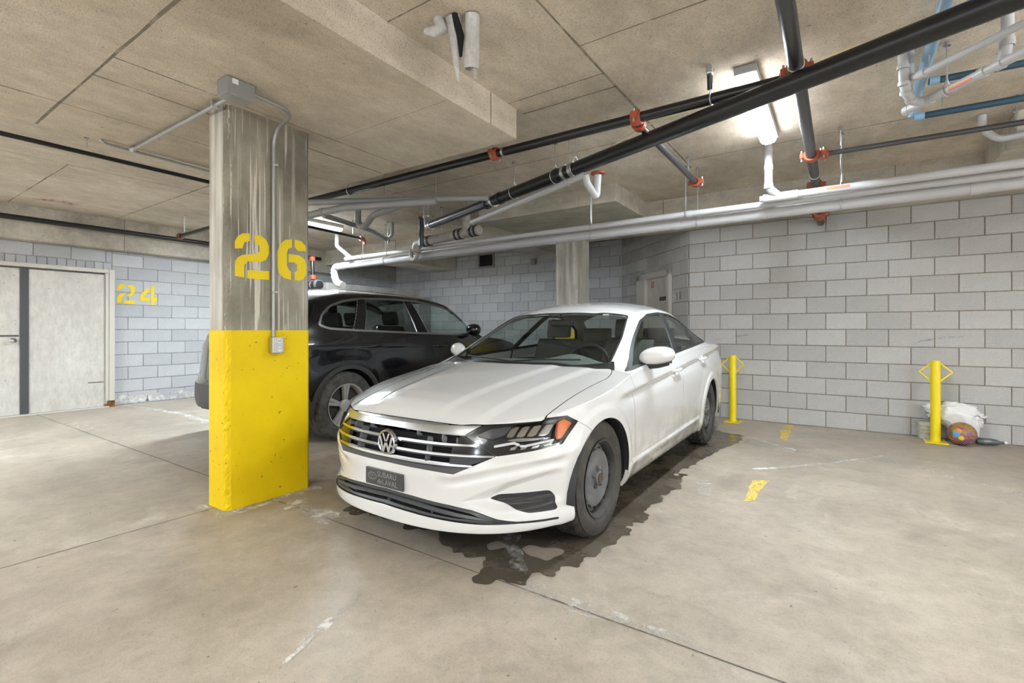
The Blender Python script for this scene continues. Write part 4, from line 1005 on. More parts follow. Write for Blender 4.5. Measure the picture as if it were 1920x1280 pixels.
    if ((V-np.array([0,2.4,.9]))*N).sum()<0: T=T[:,::-1]; N=-N
    return V,N,T
def build_suv():
    root=thing('sport_utility_car','glossy black sport utility car with chrome window line, parked behind the yellow column','car',(-5.37,2.40,0)); root['_local']=1
    R=suv_master(); hz=.37
    CL={}
    for hy in (.94,3.835):
        for s in (1,-1):
            _,R=split(R,lambda V:np.maximum(np.hypot(V[:,1]-hy,V[:,2]-hz)-.405,.5-s*V[:,0]))
            q,R=split(R,lambda V:np.maximum(np.hypot(V[:,1]-hy,V[:,2]-hz)-.450,.5-s*V[:,0]))
            piece('wheel_arch_trim',q,M['grey_plastic'],root,.03,.006)
    ws=rpoly(sym([(0,2.62),(.3,2.63),(.66,2.70),(.72,2.95),(.77,3.34),(.5,3.38),(0,3.42)]),.03)
    WS,R=split(R,xy(ws,1.0)); piece('windshield',WS,M['glass'],root,.004,-.003)
    rw=rpoly(sym([(0,.20),(.5,.22),(.70,.30),(.66,.50),(0,.58)]),.04)
    RW,R=split(R,xy(rw,1.12)); piece('rear_window',RW,M['dark_glass'],root,.004,-.003)
    dlo=rpoly([(.60,1.24),(.66,1.36),(.80,1.465),(1.0,1.53),(1.25,1.568),(1.75,1.585),(2.15,1.578),(2.6,1.53),(2.93,1.435),(3.2,1.28),(3.33,1.13),(3.05,1.110),(1.96,1.146),(1.08,1.178),(.72,1.198)],.04)
    for s in (1,-1):
        f0=yz(dlo,s,.4); D,R=split(R,f0)
        D2,ch=split(D,lambda V:f0(V)+.022)
        piece('chrome_window_trim',ch,M['satin'],root,.012,.004)
        l1=lambda V:V[:,1]-(1.02+.19*(V[:,2]-1.18)/.39); l2=lambda V:V[:,1]-(1.19+.13*(V[:,2]-1.18)/.39)
        l3=lambda V:V[:,1]-(2.00-.10*(V[:,2]-1.15)/.42); l4=lambda V:V[:,1]-(2.20-.16*(V[:,2]-1.15)/.42)
        g1,D2=split(D2,lambda V:l1(V)+.012); g2,D2=split(D2,lambda V:np.maximum(-l2(V),l3(V))); g3,D2=split(D2,lambda V:-l4(V))
        piece('quarter_window',g1,M['dark_glass'],root,.004,-.006); piece('rear_door_window',g2,M['dark_glass'],root,.004,-.006); piece('front_door_window',g3,M['glass'],root,.004,-.006)
        for lf in (l1,l2,l3,l4):
            st,D2=split(D2,lambda V:np.abs(lf(V))-.007); piece('window_divider',st,M['satin'],root,.006,.001)
        pa,pb=split(D2,lambda V:V[:,1]-1.6)
        piece('door_pillar',pa,M['gloss_black'],root,.01); piece('door_pillar',pb,M['gloss_black'],root,.01)
        rd=rpoly([(1.095,1.25),(1.10,1.10),(1.115,1.0),(1.17,.82),(1.30,.66),(1.36,.50),(1.40,.40),(2.28,.40),(2.275,.8),(2.21,1.0),(2.14,1.25)],.02)
        fd=rpoly([(2.147,1.25),(2.217,1.0),(2.282,.8),(2.287,.40),(3.38,.40),(3.42,.9),(3.38,1.25)],.02)
        for nm,Pp in (('rear_door',rd),('front_door',fd)):
            q,R=split(R,yz(Pp,s,.4)); q,_=split(q,yz(Pp,s,.4,.003)); piece(nm,q,M['black_paint'],root,.02,gap=True)
        if s>0:
            fu=rpoly([(.815,.955),(1.02,.955),(1.02,1.11),(.815,1.11)],.06,8)
            q,R=split(R,yz(fu,s,.4)); q,_=split(q,yz(fu,s,.4,.003)); piece('fuel_flap',q,M['black_paint'],root,.01)
        tl=[(-.2,.965),(.43,.985),(.40,1.055),(-.2,1.07)]
        q,R=split(R,yz(tl,s,.60)); piece('tail_lamp',q,M['redlens'],root,.01)
    bp=[(-.3,.1),(.52,.1),(.52,.42),(.40,.60),(-.3,.62)]
    q,R=split(R,lambda V:sdpoly(V[:,[1,2]],bp)); piece('rear_bumper',q,M['grey_plastic'],root,.02,.004)
    piece('body_shell',R,M['black_paint'],root,.02)
    Q=suv_master(); Q,_=split(Q,lambda V:np.abs(V[:,2]-.73)-.35)
    for s in (1,-1):
        for hy in (.94,3.835): _,Q=split(Q,lambda V:np.maximum(np.hypot(V[:,1]-hy,V[:,2]-hz)-.43,.5-s*V[:,0]))
    piece('inner_tub',Q,M['lining'],root,0,-.025)
    b=MB(); b.box((0,2.4,.30),(1.7,4.3,.05)); b.build('floor_pan',M['void'],root)
    for hy in (.94,3.835):
        for s in (1,-1):
            b=MB(); n=20; v=[];f=[]
            for k in range(n+1):
                a=-.12+(PI+.2)*k/n
                for xx in (.6,.945): v.append((s*xx,hy+.412*math.cos(a),hz+.412*math.sin(a)))
            for k in range(n): f.append((2*k,2*k+1,2*k+3,2*k+2))
            c0=len(v); v.append((s*.6,hy,hz)); f+=[(2*k,2*k+2,c0) for k in range(n)]
            b.add(v,f); b.build('wheel_well',M['void'],root,True)
            wheel(root,(s*.94,hy,hz+.002),s,.372,.255,.242,'alloy',M['tyre_suv'])
    for s in (1,-1):
        for y,z in ((1.30,1.01),(2.39,.985)):
            b=MB(); b.tube([(s*.955,y-.12,z-.004),(s*.990,y-.09,z),(s*.994,y,z+.003),(s*.990,y+.09,z+.004),(s*.955,y+.12,z+.004)],[.011,.014,.015,.014,.011],10); b.build('door_handle',M['black_paint'],root,True,60)
        b=MB(); c=(s*1.02,3.02,1.20); v=[];f=[]; nu,nv=16,10
        for i in range(nv+1):
            ph=-PI/2+PI*i/nv; r=max(math.cos(ph),0)**.7
            for k in range(nu):
                a=2*PI*k/nu; v.append((c[0]+s*.11*math.sin(ph),c[1]+.09*math.cos(a)*r,c[2]+.085*math.sin(a)*r))
        for i in range(nv):
            for k in range(nu): f.append((i*nu+k,i*nu+(k+1)%nu,(i+1)*nu+(k+1)%nu,(i+1)*nu+k))
        b.add(v,f); b.build('door_mirror',M['black_paint'],root,True,70)
    for x in (.40,-.40): seat(root,x,2.45,.62,M['seat'],.62,.28,.25,-1)
    for x in (.42,-.42): seat(root,x,1.55,.66,M['seat'],.54,.28,.30,-1)
    b=MB(); b.box((0,3.0,1.02),(1.5,.5,.10),0,.04); b.build('dashboard',M['dash'],root)
    return root
# ------------------------------------------------------------------ pipes under the ceiling
ZC=2.91
def hanger(parent,x,y,zp,r,ztop=ZC,two=False):
    b=MB(); b.tube([(x,y,zp+r+.03),(x,y,ztop)],.0045,6); b.build('hanger_rod',M['galv'],parent)
    b=MB(); b.lathe([(0,.020),(.012,.018),(.02,.008)],(x,y,ztop-.024),(0,0,1),10); b.build('rod_anchor',M['galv'],parent)
def ring(parent,p,d,r,w=.03,t=.006,m='galv',name='clamp'):
    b=MB(); d=Vector(d).normalized(); b.lathe([(-w/2,r),(-w/2,r+t),(w/2,r+t),(w/2,r)],p,d,20,True); return b.build(name,M[m],parent,True,40)
def loop(parent,x,y,zp,r,d,name='clevis_hanger',m='galv'):
    """open strap round the pipe and up to the rod"""
    d=Vector(d).normalized(); u=Vector((-d.y,d.x,0)); pts=[]
    for k in range(15):
        a=-PI*.5+2*PI*(k/14-.5)*.78; pts.append(Vector((x,y,zp))+u*math.cos(a)*(r+.004)+Vector((0,0,1))*math.sin(a)*(r+.004))
    pts=[Vector((x,y,zp+r+.045))]+pts+[Vector((x,y,zp+r+.045))]
    b=MB(); b.tube(pts,.0042,5,.0); b.build(name,M[m],parent,True,60)
def coupling(parent,p,d,r,m='red',ears=True):
    d=Vector(d).normalized(); b=MB(); b.lathe([(-.036,r),(-.036,r+.012),(-.024,r+.018),(.024,r+.018),(.036,r+.012),(.036,r)],p,d,20,True); c=b.build('grooved_coupling',M[m],parent,True,40)
    if ears:
        u=Vector((0,0,1)) if abs(d.z)<.7 else Vector((1,0,0)); w=d.cross(u).normalized()
        for s in (1,-1):
            q=Vector(p)+w*s*(r+.028); b=MB(); b.box(q,(.042 if abs(d.x)>.5 else .030,.030 if abs(d.x)>.5 else .042,.045),0,.006); b.build('coupling_ear',M[m],c)
            b=MB(); b.tube([q-u*.045,q+u*.045],.008,8); b.build('coupling_bolt',M['galv'],c)
    return c
def pipe(name,label,pts,r,m,cat='pipe',group='pipes hung under the ceiling',bend=0,n=18):
    t=thing(name,label,cat,pts[0],group); b=MB(); b.tube(pts,r,n,bend); b.build('pipe_run',M[m],t,True,40); return t
# P1: heavy black drain crossing the picture
a=Vector((5.6,1.061,2.59)); z=Vector((-4.50,4.715,2.59)); dd=(z-a).normalized()
t=pipe('cast_iron_drain','thick glossy black drain pipe crossing diagonally below the ceiling light',[a,Vector((-3.05,4.19,2.59))],.058,'black_pipe')
b=MB(); b.tube([Vector((-3.05,4.19,2.59)),z],.050,18); b.build('lower_run',M['steel_pipe'],t,True)
for x in (-1.93,-2.02,-2.12,-2.98,-3.10,-3.22):
    k=(x-a.x)/dd.x; p=a+dd*k; ring(t,p,dd,.058,.035,.007,'galv' if x in(-2.02,-3.10,-1.93) else 'plastic')
for x in (-2.15,-1.9,-2.75):
    k=(x-a.x)/dd.x; p=a+dd*k; loop(t,p.x,p.y,p.z,.062,dd); hanger(t,p.x,p.y,p.z,.06)
b=MB(); b.tube([z,z+Vector((-.10,.04,.0)),z+Vector((-.13,.05,.16)),z+Vector((-.13,.05,.32))],.050,16,.08); b.build('riser_elbow',M['pvc_old'],t,True,50)
for q in (z,z+Vector((-.07,.03,0)),z+Vector((-.128,.05,.13))): ring(t,q,dd if q.z<2.7 else (0,0,1),.05,.03,.007)
# P2: sprinkler branch
t=pipe('sprinkler_branch_pipe','long black sprinkler pipe running left from the light to the column',[(-5.5,3.345,2.70),(-.22,3.345,2.70)],.036,'black_pipe')
for x in (-2.45,-1.20): coupling(t,(x,3.345,2.70),(1,0,0),.036)
ring(t,(-2.36,3.345,2.70),(1,0,0),.036,.02,.006); 
for x in (-.70,-4.4): loop(t,x,3.345,2.70,.040,(1,0,0)); hanger(t,x,3.345,2.70,.036)
b=MB(); b.box((-.70,3.30,2.865),(.04,.06,.06),0,.01); b.build('beam_clamp',M['galv'],t)
b=MB(); b.tube([(-.705,3.34,2.76),(-.70,3.31,2.85)],.018,10); b.build('brace_strut',M['black_pipe'],t)
# P3: sprinkler main towards the right wall
t=pipe('sprinkler_main_pipe','black sprinkler main running from top of picture to the right block wall',[(-.21,-4.8,2.70),(-.21,5.93,2.70),(-.205,6.28,2.55),(-.20,7.06,2.515)],.040,'steel_pipe',bend=.12)
coupling(t,(-.21,3.25,2.70),(0,1,0),.042); coupling(t,(-.27,3.345,2.70),(1,0,0),.036); coupling(t,(-.21,4.90,2.70),(0,1,0),.042); coupling(t,(-.21,5.93,2.70),(0,1,0),.042); coupling(t,(-.203,6.52,2.535),(0,1,0),.046); coupling(t,(-.202,6.68,2.53),(0,1,0),.046)
b=MB(); b.tube([(-.203,6.48,2.537),(-.202,6.72,2.53)],.058,18); b.build('reducer',M['red'],t,True)
ring(t,(-.21,5.55,2.70),(0,1,0),.040,.012,.004,'white_plastic'); ring(t,(-.21,3.18,2.70),(0,1,0),.040,.012,.005,'white_plastic')
# P4
t=pipe('sprinkler_arm_pipe','thin dark pipe branching right off the sprinkler main',[(-.20,4.93,2.70),(5.8,5.215,2.70)],.021,'steel_pipe'); coupling(t,(-.12,4.933,2.70),(1,0,0),.024)
for x in (.0,1.066): hanger(t,x,4.94+.05*x,2.70,.021)
# P5
t=pipe('sprinkler_drop_pipe','short dull steel sprinkler pipe ending in an orange cap near the beam',[(-1.21,3.35,2.68),(-1.19,4.98,2.66)],.027,'steel_pipe'); coupling(t,(-1.188,5.0,2.66),(0,1,0),.03)
b=MB(); b.lathe([(0,.03),(.04,.028),(.05,.0)],(-1.188,5.02,2.66),(0,1,0),14); b.build('sprinkler_cap',M['red'],t,True); hanger(t,-1.25,4.95,2.66,.027); ring(t,(-1.21,3.42,2.68),(0,1,0),.027,.05,.02,'red','tee_outlet')
# main grey run in front of the beam
t=pipe('grey_drain_run','long grey white plastic drain pipe running the width of the picture below the beam',[(-7.30,5.33,2.315),(5.9,5.33,2.36)],.055,'pvc')
for x in (-7.2,-5.4,-3.0,-1.45,.9): ring(t,(x,5.33,2.315+.0034*(x+7.3)),(1,0,0),.055,.07,.005,'pvc','pipe_socket')
for x in (-6.1,-2.47,-1.25,.0): loop(t,x,5.33,2.32+.0034*(x+7.3),.058,(1,0,0)); hanger(t,x,5.33,2.32,.055)
b=MB(); b.tube([(-7.30,5.33,2.315),(-7.42,5.33,2.31),(-7.44,5.33,2.16),(-7.36,5.33,2.02),(-7.20,5.33,1.98)],.062,16,.09); b.build('drain_elbow',M['pvc_old'],t,True,50)
for p,d in (((-7.44,5.33,2.2),(0,0,1)),((-7.43,5.33,2.26),(0,0,1)),((-7.42,5.33,2.12),(0,0,1))): ring(t,p,d,.062,.02,.006,'pvc_old')
t=pipe('thin_grey_pipe','thin pale pipe lying along the top of the long grey drain',[(-6.95,5.20,2.40),(-1.2,5.20,2.40),(5.9,5.22,2.36)],.031,'pvc')
for x in (-5.2,-4.95,-1.3): ring(t,(x,5.20,2.40),(1,0,0),.031,.05,.005,'pvc','pipe_socket')
for x in (-6.5,-5.9,-2.42,-1.34): hanger(t,x,5.20,2.40,.03); loop(t,x,5.20,2.40,.032,(1,0,0))
b=MB(); b.tube([(-6.80,5.20,2.40),(-7.17,5.20,2.63),(-7.19,5.20,2.66),(-7.19,5.20,2.905)],.032,14,.06); b.build('riser',M['pvc'],t,True,50)
b=MB(); b.tube([(-5.34,5.17,2.40),(-5.34,5.15,2.30),(-5.27,5.15,2.23),(-5.20,5.15,2.30),(-5.20,5.16,2.38)],.032,14,.05); b.build('trap',M['pvc_old'],t,True,50)
# vertical white pipe below the light and its short run
t=pipe('white_drop_pipe','white plastic pipe dropping from the ceiling at the end of the aisle light',[(-.55,5.02,2.905),(-.55,5.02,2.50),(-.47,5.09,2.43)],.035,'pvc',bend=.05)
ring(t,(-.55,5.02,2.69),(0,0,1),.035,.05,.004,'pvc','pipe_socket'); ring(t,(-.55,5.02,2.52),(0,0,1),.035,.05,.004,'pvc','pipe_socket')
b=MB(); b.tube([(-.60,5.09,2.425),(-.32,5.09,2.425)],.042,16); b.build('wye_fitting',M['pvc'],t,True)
b=MB(); b.tube([(-.60,5.09,2.425),(1.2,5.09,2.43),(5.9,5.09,2.45)],.034,16); b.build('side_run',M['pvc'],t,True)
b=MB(); b.tube([(-.63,5.09,2.425),(-.60,5.09,2.425)],.028,14); b.build('cleanout_plug',M['pvc'],t,True)
b=MB(); b.box((-.02,5.0545,2.432),(.17,.002,.022)); b.build('orange_sticker',M['orange_label'],t); hanger(t,.007,5.09,2.42,.03)
# upper right cluster
t=pipe('pale_blue_pipe','pale blue pipe slanting down behind the black drain at upper right',[(.434,-4.8,2.84),(.437,4.11,2.84),(.437,4.56,2.80),(.437,4.575,2.75)],.030,'paleblue',bend=.04); ring(t,(.437,4.02,2.84),(0,1,0),.030,.05,.005,'paleblue','pipe_socket')
t=pipe('dark_blue_pipe','dark blue pipe running right from the elbow, lower of two',[(.445,4.56,2.74),(5.8,4.83,2.74)],.023,'blue'); ring(t,(.47,4.56,2.74),(1,0,0),.023,.06,.006,'paleblue','pipe_socket'); hanger(t,.60,4.57,2.74,.023)
t=pipe('dark_blue_pipe','dark blue pipe running right behind the white pipes, upper of two',[(.472,4.11,2.80),(5.8,4.55,2.80)],.021,'blue'); ring(t,(.50,4.11,2.80),(1,0,0),.021,.05,.006,'paleblue','pipe_socket')
t=pipe('white_vent_pipe','white pipe with an orange sticker slanting up to the right corner',[(.345,4.065,2.62),(.466,3.918,2.62),(4.2,-.51,2.66)],.025,'pvc')
d_=Vector((.86,-1.02,0)).normalized()
for p in ((.36,4.05,2.62),(.455,3.932,2.62),(.655,3.695,2.622),(.71,3.63,2.622)): ring(t,p,d_,.025,.035,.005,'pvc','pipe_socket')
q=Vector((.585,3.777,2.621)); b=MB(); b.box(q+Vector((-.0175,-.0148,-.010)),(.13,.004,.014),math.atan2(d_.y,d_.x)); b.build('orange_sticker',M['orange_label'],t)
b=MB(); b.tube([(.445,3.944,2.62),(.385,3.94,2.625),(.335,3.85,2.66),(.318,3.79,2.74),(.315,3.78,2.905)],.027,16,.05); b.build('riser',M['pvc'],t,True,50)
for p,dz in (((.315,3.78,2.79),(0,0,1)),((.322,3.80,2.70),(0,-.2,1)),((.335,3.85,2.665),(0,-.6,.6)),((.365,3.91,2.635),(-.4,-.8,.4))): ring(t,p,dz,.027,.022,.005,'pvc','pipe_socket')
b=MB(); b.tube([(.72,3.62,2.623),(.735,3.61,2.74),(.735,3.61,2.905)],.027,16,.04); b.build('branch_riser',M['pvc'],t,True,50)
ring(t,(.734,3.611,2.72),(0,0,1),.027,.04,.005,'pvc','pipe_socket'); hanger(t,.525,3.847,2.62,.025); loop(t,.525,3.847,2.62,.028,d_)
t=pipe('white_waste_pipe','greyish white pipe with an elbow, just above the stickered pipe',[(.352,3.83,2.905),(.352,3.83,2.74),(.385,3.772,2.715),(.482,3.69,2.72),(4.2,.28,2.76)],.021,'pvc',bend=.03); ring(t,(.40,3.76,2.718),(.76,-.66,0),.021,.04,.005,'pvc','pipe_socket'); hanger(t,.43,3.73,2.72,.021)
t=pipe('white_offset_pipe','white pipe with a bent offset at the right edge below the dark arm',[(.935,5.30,2.905),(.935,5.30,2.79),(1.03,5.30,2.69),(5.8,4.75,2.88)],.026,'pvc',bend=.05); hanger(t,1.12,5.29,2.70,.026)
# left cluster behind the column
t=pipe('grey_waste_pipe','grey waste pipe passing right of the column just under the black sprinkler pipe',[(-5.2,2.96,2.60),(-4.86,3.15,2.60),(-3.10,4.12,2.60)],.032,'pvc_grey'); hanger(t,-4.1,3.565,2.60,.03); hanger(t,-3.6,3.84,2.60,.03)
t=pipe('grey_waste_pipe','grey waste pipe sloping down left behind the column, lower of two',[(-5.5,3.15,2.46),(-4.98,3.23,2.49),(-4.42,3.29,2.51),(-3.45,3.68,2.52)],.040,'pvc_grey',bend=.1); ring(t,(-4.75,3.255,2.50),(1,.1,0),.040,.05,.006,'pvc_grey','pipe_socket')
t=pipe('grey_branch_pipe','grey pipe slanting back toward the far beam',[(-5.40,3.72,2.64),(-5.66,4.62,2.65),(-6.09,5.37,2.65)],.034,'pvc_grey',bend=.1)
t=pipe('grey_trap_pipe','grey plastic trap with a U bend hanging behind the column',[(-5.35,4.2,2.905),(-5.35,4.2,2.64),(-5.30,4.2,2.575),(-5.20,4.2,2.565),(-5.13,4.2,2.63),(-5.05,4.2,2.69),(-4.2,4.1,2.74)],.042,'pvc_grey',bend=.05)
t=pipe('soil_stack_pipe','aged beige soil pipe with dark clamps and a round cap beside the grey drain',[(-5.0,5.05,2.46),(-3.90,4.98,2.50)],.066,'pvc_old')
for x in (-4.93,-4.84,-4.30,-4.22,-4.02,-3.95): ring(t,(x,5.05-(x+5)*.064,2.46+(x+5)*.036),(1,-.06,.04),.066,.03,.008,'plastic')
b=MB(); b.tube([(-5.0,5.05,2.46),(-5.12,5.06,2.45),(-5.13,5.06,2.33)],.066,16,.07); b.build('stack_elbow',M['pvc_old'],t,True,50)
b=MB(); b.tube([(-4.12,4.995,2.49),(-4.05,4.90,2.60),(-4.03,4.87,2.72)],.055,14,.05); b.build('stack_branch',M['pvc_old'],t,True,50); hanger(t,-4.6,5.02,2.47,.07); hanger(t,-4.1,4.99,2.49,.07)
t=pipe('standpipe','short upright steel pipe standing on the grey drain',[(-4.87,4.9,2.38),(-4.87,4.9,2.78)],.036,'steel_pipe'); ring(t,(-4.87,4.9,2.77),(0,0,1),.036,.02,.02,'red','flange')
t=pipe('sprinkler_stub_pipe','small dark pipe ending in a red sprinkler elbow near the far light',[(-6.2,3.6,2.66),(-6.255,4.477,2.655),(-6.32,5.0,2.65)],.022,'black_pipe'); coupling(t,(-6.325,5.04,2.65),(0,1,0),.024,'red',False)
b=MB(); b.tube([(-6.325,5.06,2.65),(-6.33,5.10,2.63),(-6.33,5.10,2.57)],.022,10,.03); b.build('sprinkler_elbow',M['red'],t,True); hanger(t,-6.30,4.85,2.65,.02)
t=pipe('small_vent_pipe','small grey pipe with a bend hanging below the far ceiling',[(-5.91,5.3,2.905),(-5.91,5.3,2.71),(-6.06,5.3,2.64)],.028,'pvc_grey',bend=.05)
t=pipe('pale_slope_pipe','slim white pipe sloping beside the black drain to a V shaped trap',[(-1.80,3.76,2.52),(-2.85,4.20,2.50),(-3.67,4.54,2.49)],.030,'pvc')
b=MB(); b.tube([(-1.80,3.76,2.52),(-1.80,3.80,2.45),(-1.745,3.85,2.35),(-1.74,3.86,2.36),(-1.715,3.83,2.52)],.031,14,.02); b.build('v_trap',M['pvc'],t,True,50); ring(t,(-1.715,3.83,2.53),(0,0,1),.031,.012,.03,'red','flange')
hanger(t,-2.0,3.845,2.51,.03); loop(t,-2.0,3.845,2.515,.032,(-1,.42,0))
# red and black valve set at far left
t=thing('sprinkler_valve_set','red and black sprinkler valve pipes on the wall behind the black car roof','pipes',(-8.0,5.12,1.98))
for pts,r,m in (([(-8.02,5.12,2.05),(-8.02,5.12,2.48),(-7.78,5.12,2.48),(-7.76,5.12,2.10)],.032,'black_pipe'),):
    b=MB(); b.tube(pts,r,12,.03); b.build('valve_loop',M[m],t,True)
for p in ((-8.02,5.12,2.48),(-7.78,5.12,2.46),(-7.76,5.12,2.13)): b=MB(); b.box(p,(.09,.08,.09),0,.02); b.build('valve_body',M['red'],t)
b=MB(); b.tube([(-9.488,5.12,2.03),(-7.55,5.12,1.985)],.07,16); b.build('header_pipe',M['black_pipe'],t,True)
for x in (-8.05,-7.9,-7.75,-7.62,-7.58): ring(t,(x,5.12,2.0),(1,0,0),.07,.018,.008,'galv')
# pipes at far left
t=pipe('left_sprinkler_pipe','thin black pipe running under the ceiling above the double door',[(-5.50,-.5,2.75),(-5.50,3.22,2.75)],.020,'black_pipe'); hanger(t,-5.50,1.42,2.75,.02)
t=pipe('wall_sprinkler_pipe','black pipe running along the beam above the double door',[(-9.12,-.5,2.70),(-9.12,6.2,2.70)],.036,'black_pipe'); 
t=pipe('wall_sprinkler_stub','short black pipe meeting the wall pipe left of the column',[(-8.20,3.2,2.60),(-6.5,3.19,2.62)],.030,'black_pipe'); coupling(t,(-8.18,3.2,2.60),(1,0,0),.03,'rust',False); hanger(t,-8.05,3.2,2.60,.03)
# ------------------------------------------------------------------ conduits on the column
t=thing('junction_box','grey junction box on the ceiling above the yellow column','box',(-3.01,1.475,2.579))
b=MB(); b.box((-3.01,1.475,2.628),(.12,.165,.10),0,.006); jb=b.build('box_body',M['box_grey'],t)
b=MB(); b.box((-2.9485,1.44,2.655),(.002,.035,.030)); b.build('box_mark',M['white_plastic'],jb)
b=MB(); b.box((-3.01,1.475,2.5765),(.11,.155,.003)); b.build('box_cover',M['galv'],jb)
t=thing('steel_conduit','straight steel conduit running left from the junction box','conduit',(-4.72,1.51,2.65))
b=MB(); b.tube([(-3.075,1.51,2.645),(-4.72,1.51,2.65)],.013,10); b.build('conduit_run',M['conduit'],t,True)
b=MB(); b.lathe([(0,.026),(.03,.024),(.05,.012)],(-4.74,1.51,2.65),(1,0,0),12); b.build('conduit_end',M['conduit'],t,True)
b=MB(); b.box((-3.35,1.51,2.652),(.018,.05,.045),0,.004); b.build('conduit_strap',M['galv'],t)
t=thing('steel_conduit','bent steel conduit coming down the number 26 face of the column','conduit',(-3.318,1.88,1.145))
b=MB(); b.tube([(-3.01,1.562,2.65),(-3.03,1.80,2.65),(-3.09,1.87,2.64),(-3.26,1.88,2.61),(-3.315,1.88,2.53),(-3.318,1.88,1.145)],.013,10,.07); b.build('conduit_run',M['conduit'],t,True,50)
for z_ in (2.36,1.46):
    b=MB(); b.box((-3.316,1.885,z_),(.034,.040,.016),0,.004); b.build('conduit_strap',M['galv'],t)
t2=pipe('ceiling_conduit','thin bent steel conduit under the ceiling left of the column',[(-4.77,1.31,2.68),(-4.77,1.33,2.655),(-4.78,1.45,2.655),(-4.84,2.6,2.655)],.011,'conduit','conduit',None,.03,8)
t=thing('outlet_box','grey metal outlet box with two white sockets on the yellow column','outlet',(-3.31,1.895,1.03))
b=MB(); b.box((-3.305,1.895,1.085),(.055,.085,.115),0,.006); ob=b.build('box_body',M['galv'],t)
for z_ in (1.112,1.058):
    b=MB(); b.lathe([(0,.019),(.004,.018),(.005,0)],(-3.2775,1.898,z_),(1,0,0),18); s_=b.build('socket_face',M['white_plastic'],ob,True)
    for dy in (-.007,.007): b=MB(); b.box((-3.2722,1.898+dy,z_+.003),(.001,.003,.010)); b.build('socket_slot',M['void'],s_)
# torn insulation rag, cream tape
t=thing('hanging_rag','torn grey pipe insulation hanging from the ceiling at top centre','rag',(-1.72,2.1,2.6))
def blob(name,pts,rr,m,parent,tw=0):
    b=MB(); b.tube(pts,rr,12,0); o=b.build(name,m,parent,True,70); return o
# open sleeve: cylinder stub with dark inside, strips beside it
c0=Vector((-1.66,2.06,2.91)); c1=Vector((-1.70,2.10,2.66))
b=MB(); b.lathe([(.0,.040),(.27,.043),(.272,.036),(.02,.034)],c0,c1-c0,18); b.build('sleeve',M['rag'],t,True)
blob('inner_flap',[c1+Vector((.0,.0,.06)),c1+Vector((.012,.008,-.01)),c1+Vector((.02,.012,-.075))],[.020,.024,.006],M['pvc_old'],t)
blob('torn_strip',[(-1.76,2.02,2.91),(-1.765,2.05,2.78),(-1.775,2.06,2.68),(-1.77,2.07,2.58)],[.045,.034,.020,.004],M['rag'],t)
blob('torn_strip',[(-1.84,1.98,2.91),(-1.82,1.99,2.85),(-1.85,1.96,2.83),(-1.90,1.94,2.84)],[.03,.034,.03,.016],M['rag'],t)
blob('torn_strip',[(-1.74,2.0,2.91),(-1.72,2.03,2.80),(-1.735,2.05,2.70)],[.02,.022,.008],M['void'],t)
t=thing('cream_cable','flat cream cable crossing the ceiling behind the black pipes','cable',(-.4,3.7,2.89))
b=MB(); b.tube([(-1.95,4.48,2.895),(-1.70,4.15,2.88),(-1.2,3.75,2.83),(-.52,3.62,2.795),(-.05,3.50,2.86),(.9,3.42,2.89)],.009,6,.2); b.build('cable_run',M['tape'],t,True)
# ------------------------------------------------------------------ bollards and what lies by the wall
def bollard(x,y,label):
    t=thing('bollard',label,'bollard',(x,y,0),'yellow bollards at the block wall')
    b=MB(); b.lathe([(0,.043),(.848,.043),(.856,.041),(.860,.036),(.861,0)],(x,y,.008),(0,0,1),28); b.build('post',M['bollard'],t,True)
    b=MB(); b.box((x,y,.005),(.19,.19,.010)); b.build('base_plate',M['bollard'],t)
    for sx,sy in ((-.075,-.075),(.075,-.075),(.075,.075),(-.075,.075)):
        b=MB(); b.lathe([(0,.010),(.012,.010),(.014,0)],(x+sx,y+sy,.010),(0,0,1),6); b.build('anchor_bolt',M['galv'],t)
    for s in (-1,1):
        b=MB(); b.tube([(x+s*.040,y,.835),(x+s*.135,y,.745),(x+s*.040,y,.650)],.008,8,.012); b.build('chain_loop',M['bollard'],t,True)
bollard(-1.16,6.81,'yellow steel bollard with side loops, right behind the sedan\'s rear wheel'); bollard(.835,6.79,'yellow steel bollard with side loops, in front of the bag and ball')
t=thing('paper_can','off white printed paper tub beside the right bollard','container',(.775,6.975,0))
b=MB(); b.lathe([(0,.0),(0,.064),(.01,.067),(.17,.070),(.185,.072),(.185,.06)],(.775,6.975,0),(0,0,1),28); b.build('tub',concrete('printed_tub',(.62,.60,.52),(.72,.71,.64),(.66,.58,.40),9,.05),t,True)
for z_ in (.06,.10,.14): 
    b=MB(); b.lathe([(0,.0755),(.012,.0762)],(.775,6.975,z_),(0,0,1),28); b.build('printed_band',mat('print_tan%d'%int(z_*100),(.55,.50,.38),.6),t,True)
# crumpled white plastic bag
bm=bmesh.new(); bmesh.ops.create_icosphere(bm,subdivisions=5,radius=1)
from mathutils import noise as mnoise
for v in bm.verts:
    d=v.co.copy(); k=1+.34*mnoise.noise(d*1.9+Vector((3,1,0)))+.26*abs(mnoise.noise(d*4.5))+.09*mnoise.noise(d*11)
    d=Vector((d.x*.215,d.y*.072,d.z*.108))*k
    if d.z<0 and d.x>-.06: d.z*=1+1.75*min(1,(d.x+.06)/.08)
    if d.x>.08: d.z-= .25*(d.x-.08)*(1 if d.z>0 else 0)
    d.z=max(d.z,-.297)
    v.co=d+Vector((1.00,6.955,.300))
me=bpy.data.meshes.new('plastic_bag'); bm.to_mesh(me); bm.free(); me.shade_smooth()
tag(link('plastic_bag',me,None,mat('white_plastic_bag',(.80,.80,.80),.35)),'crumpled white plastic bag lying over the tub behind the right bollard','bag')
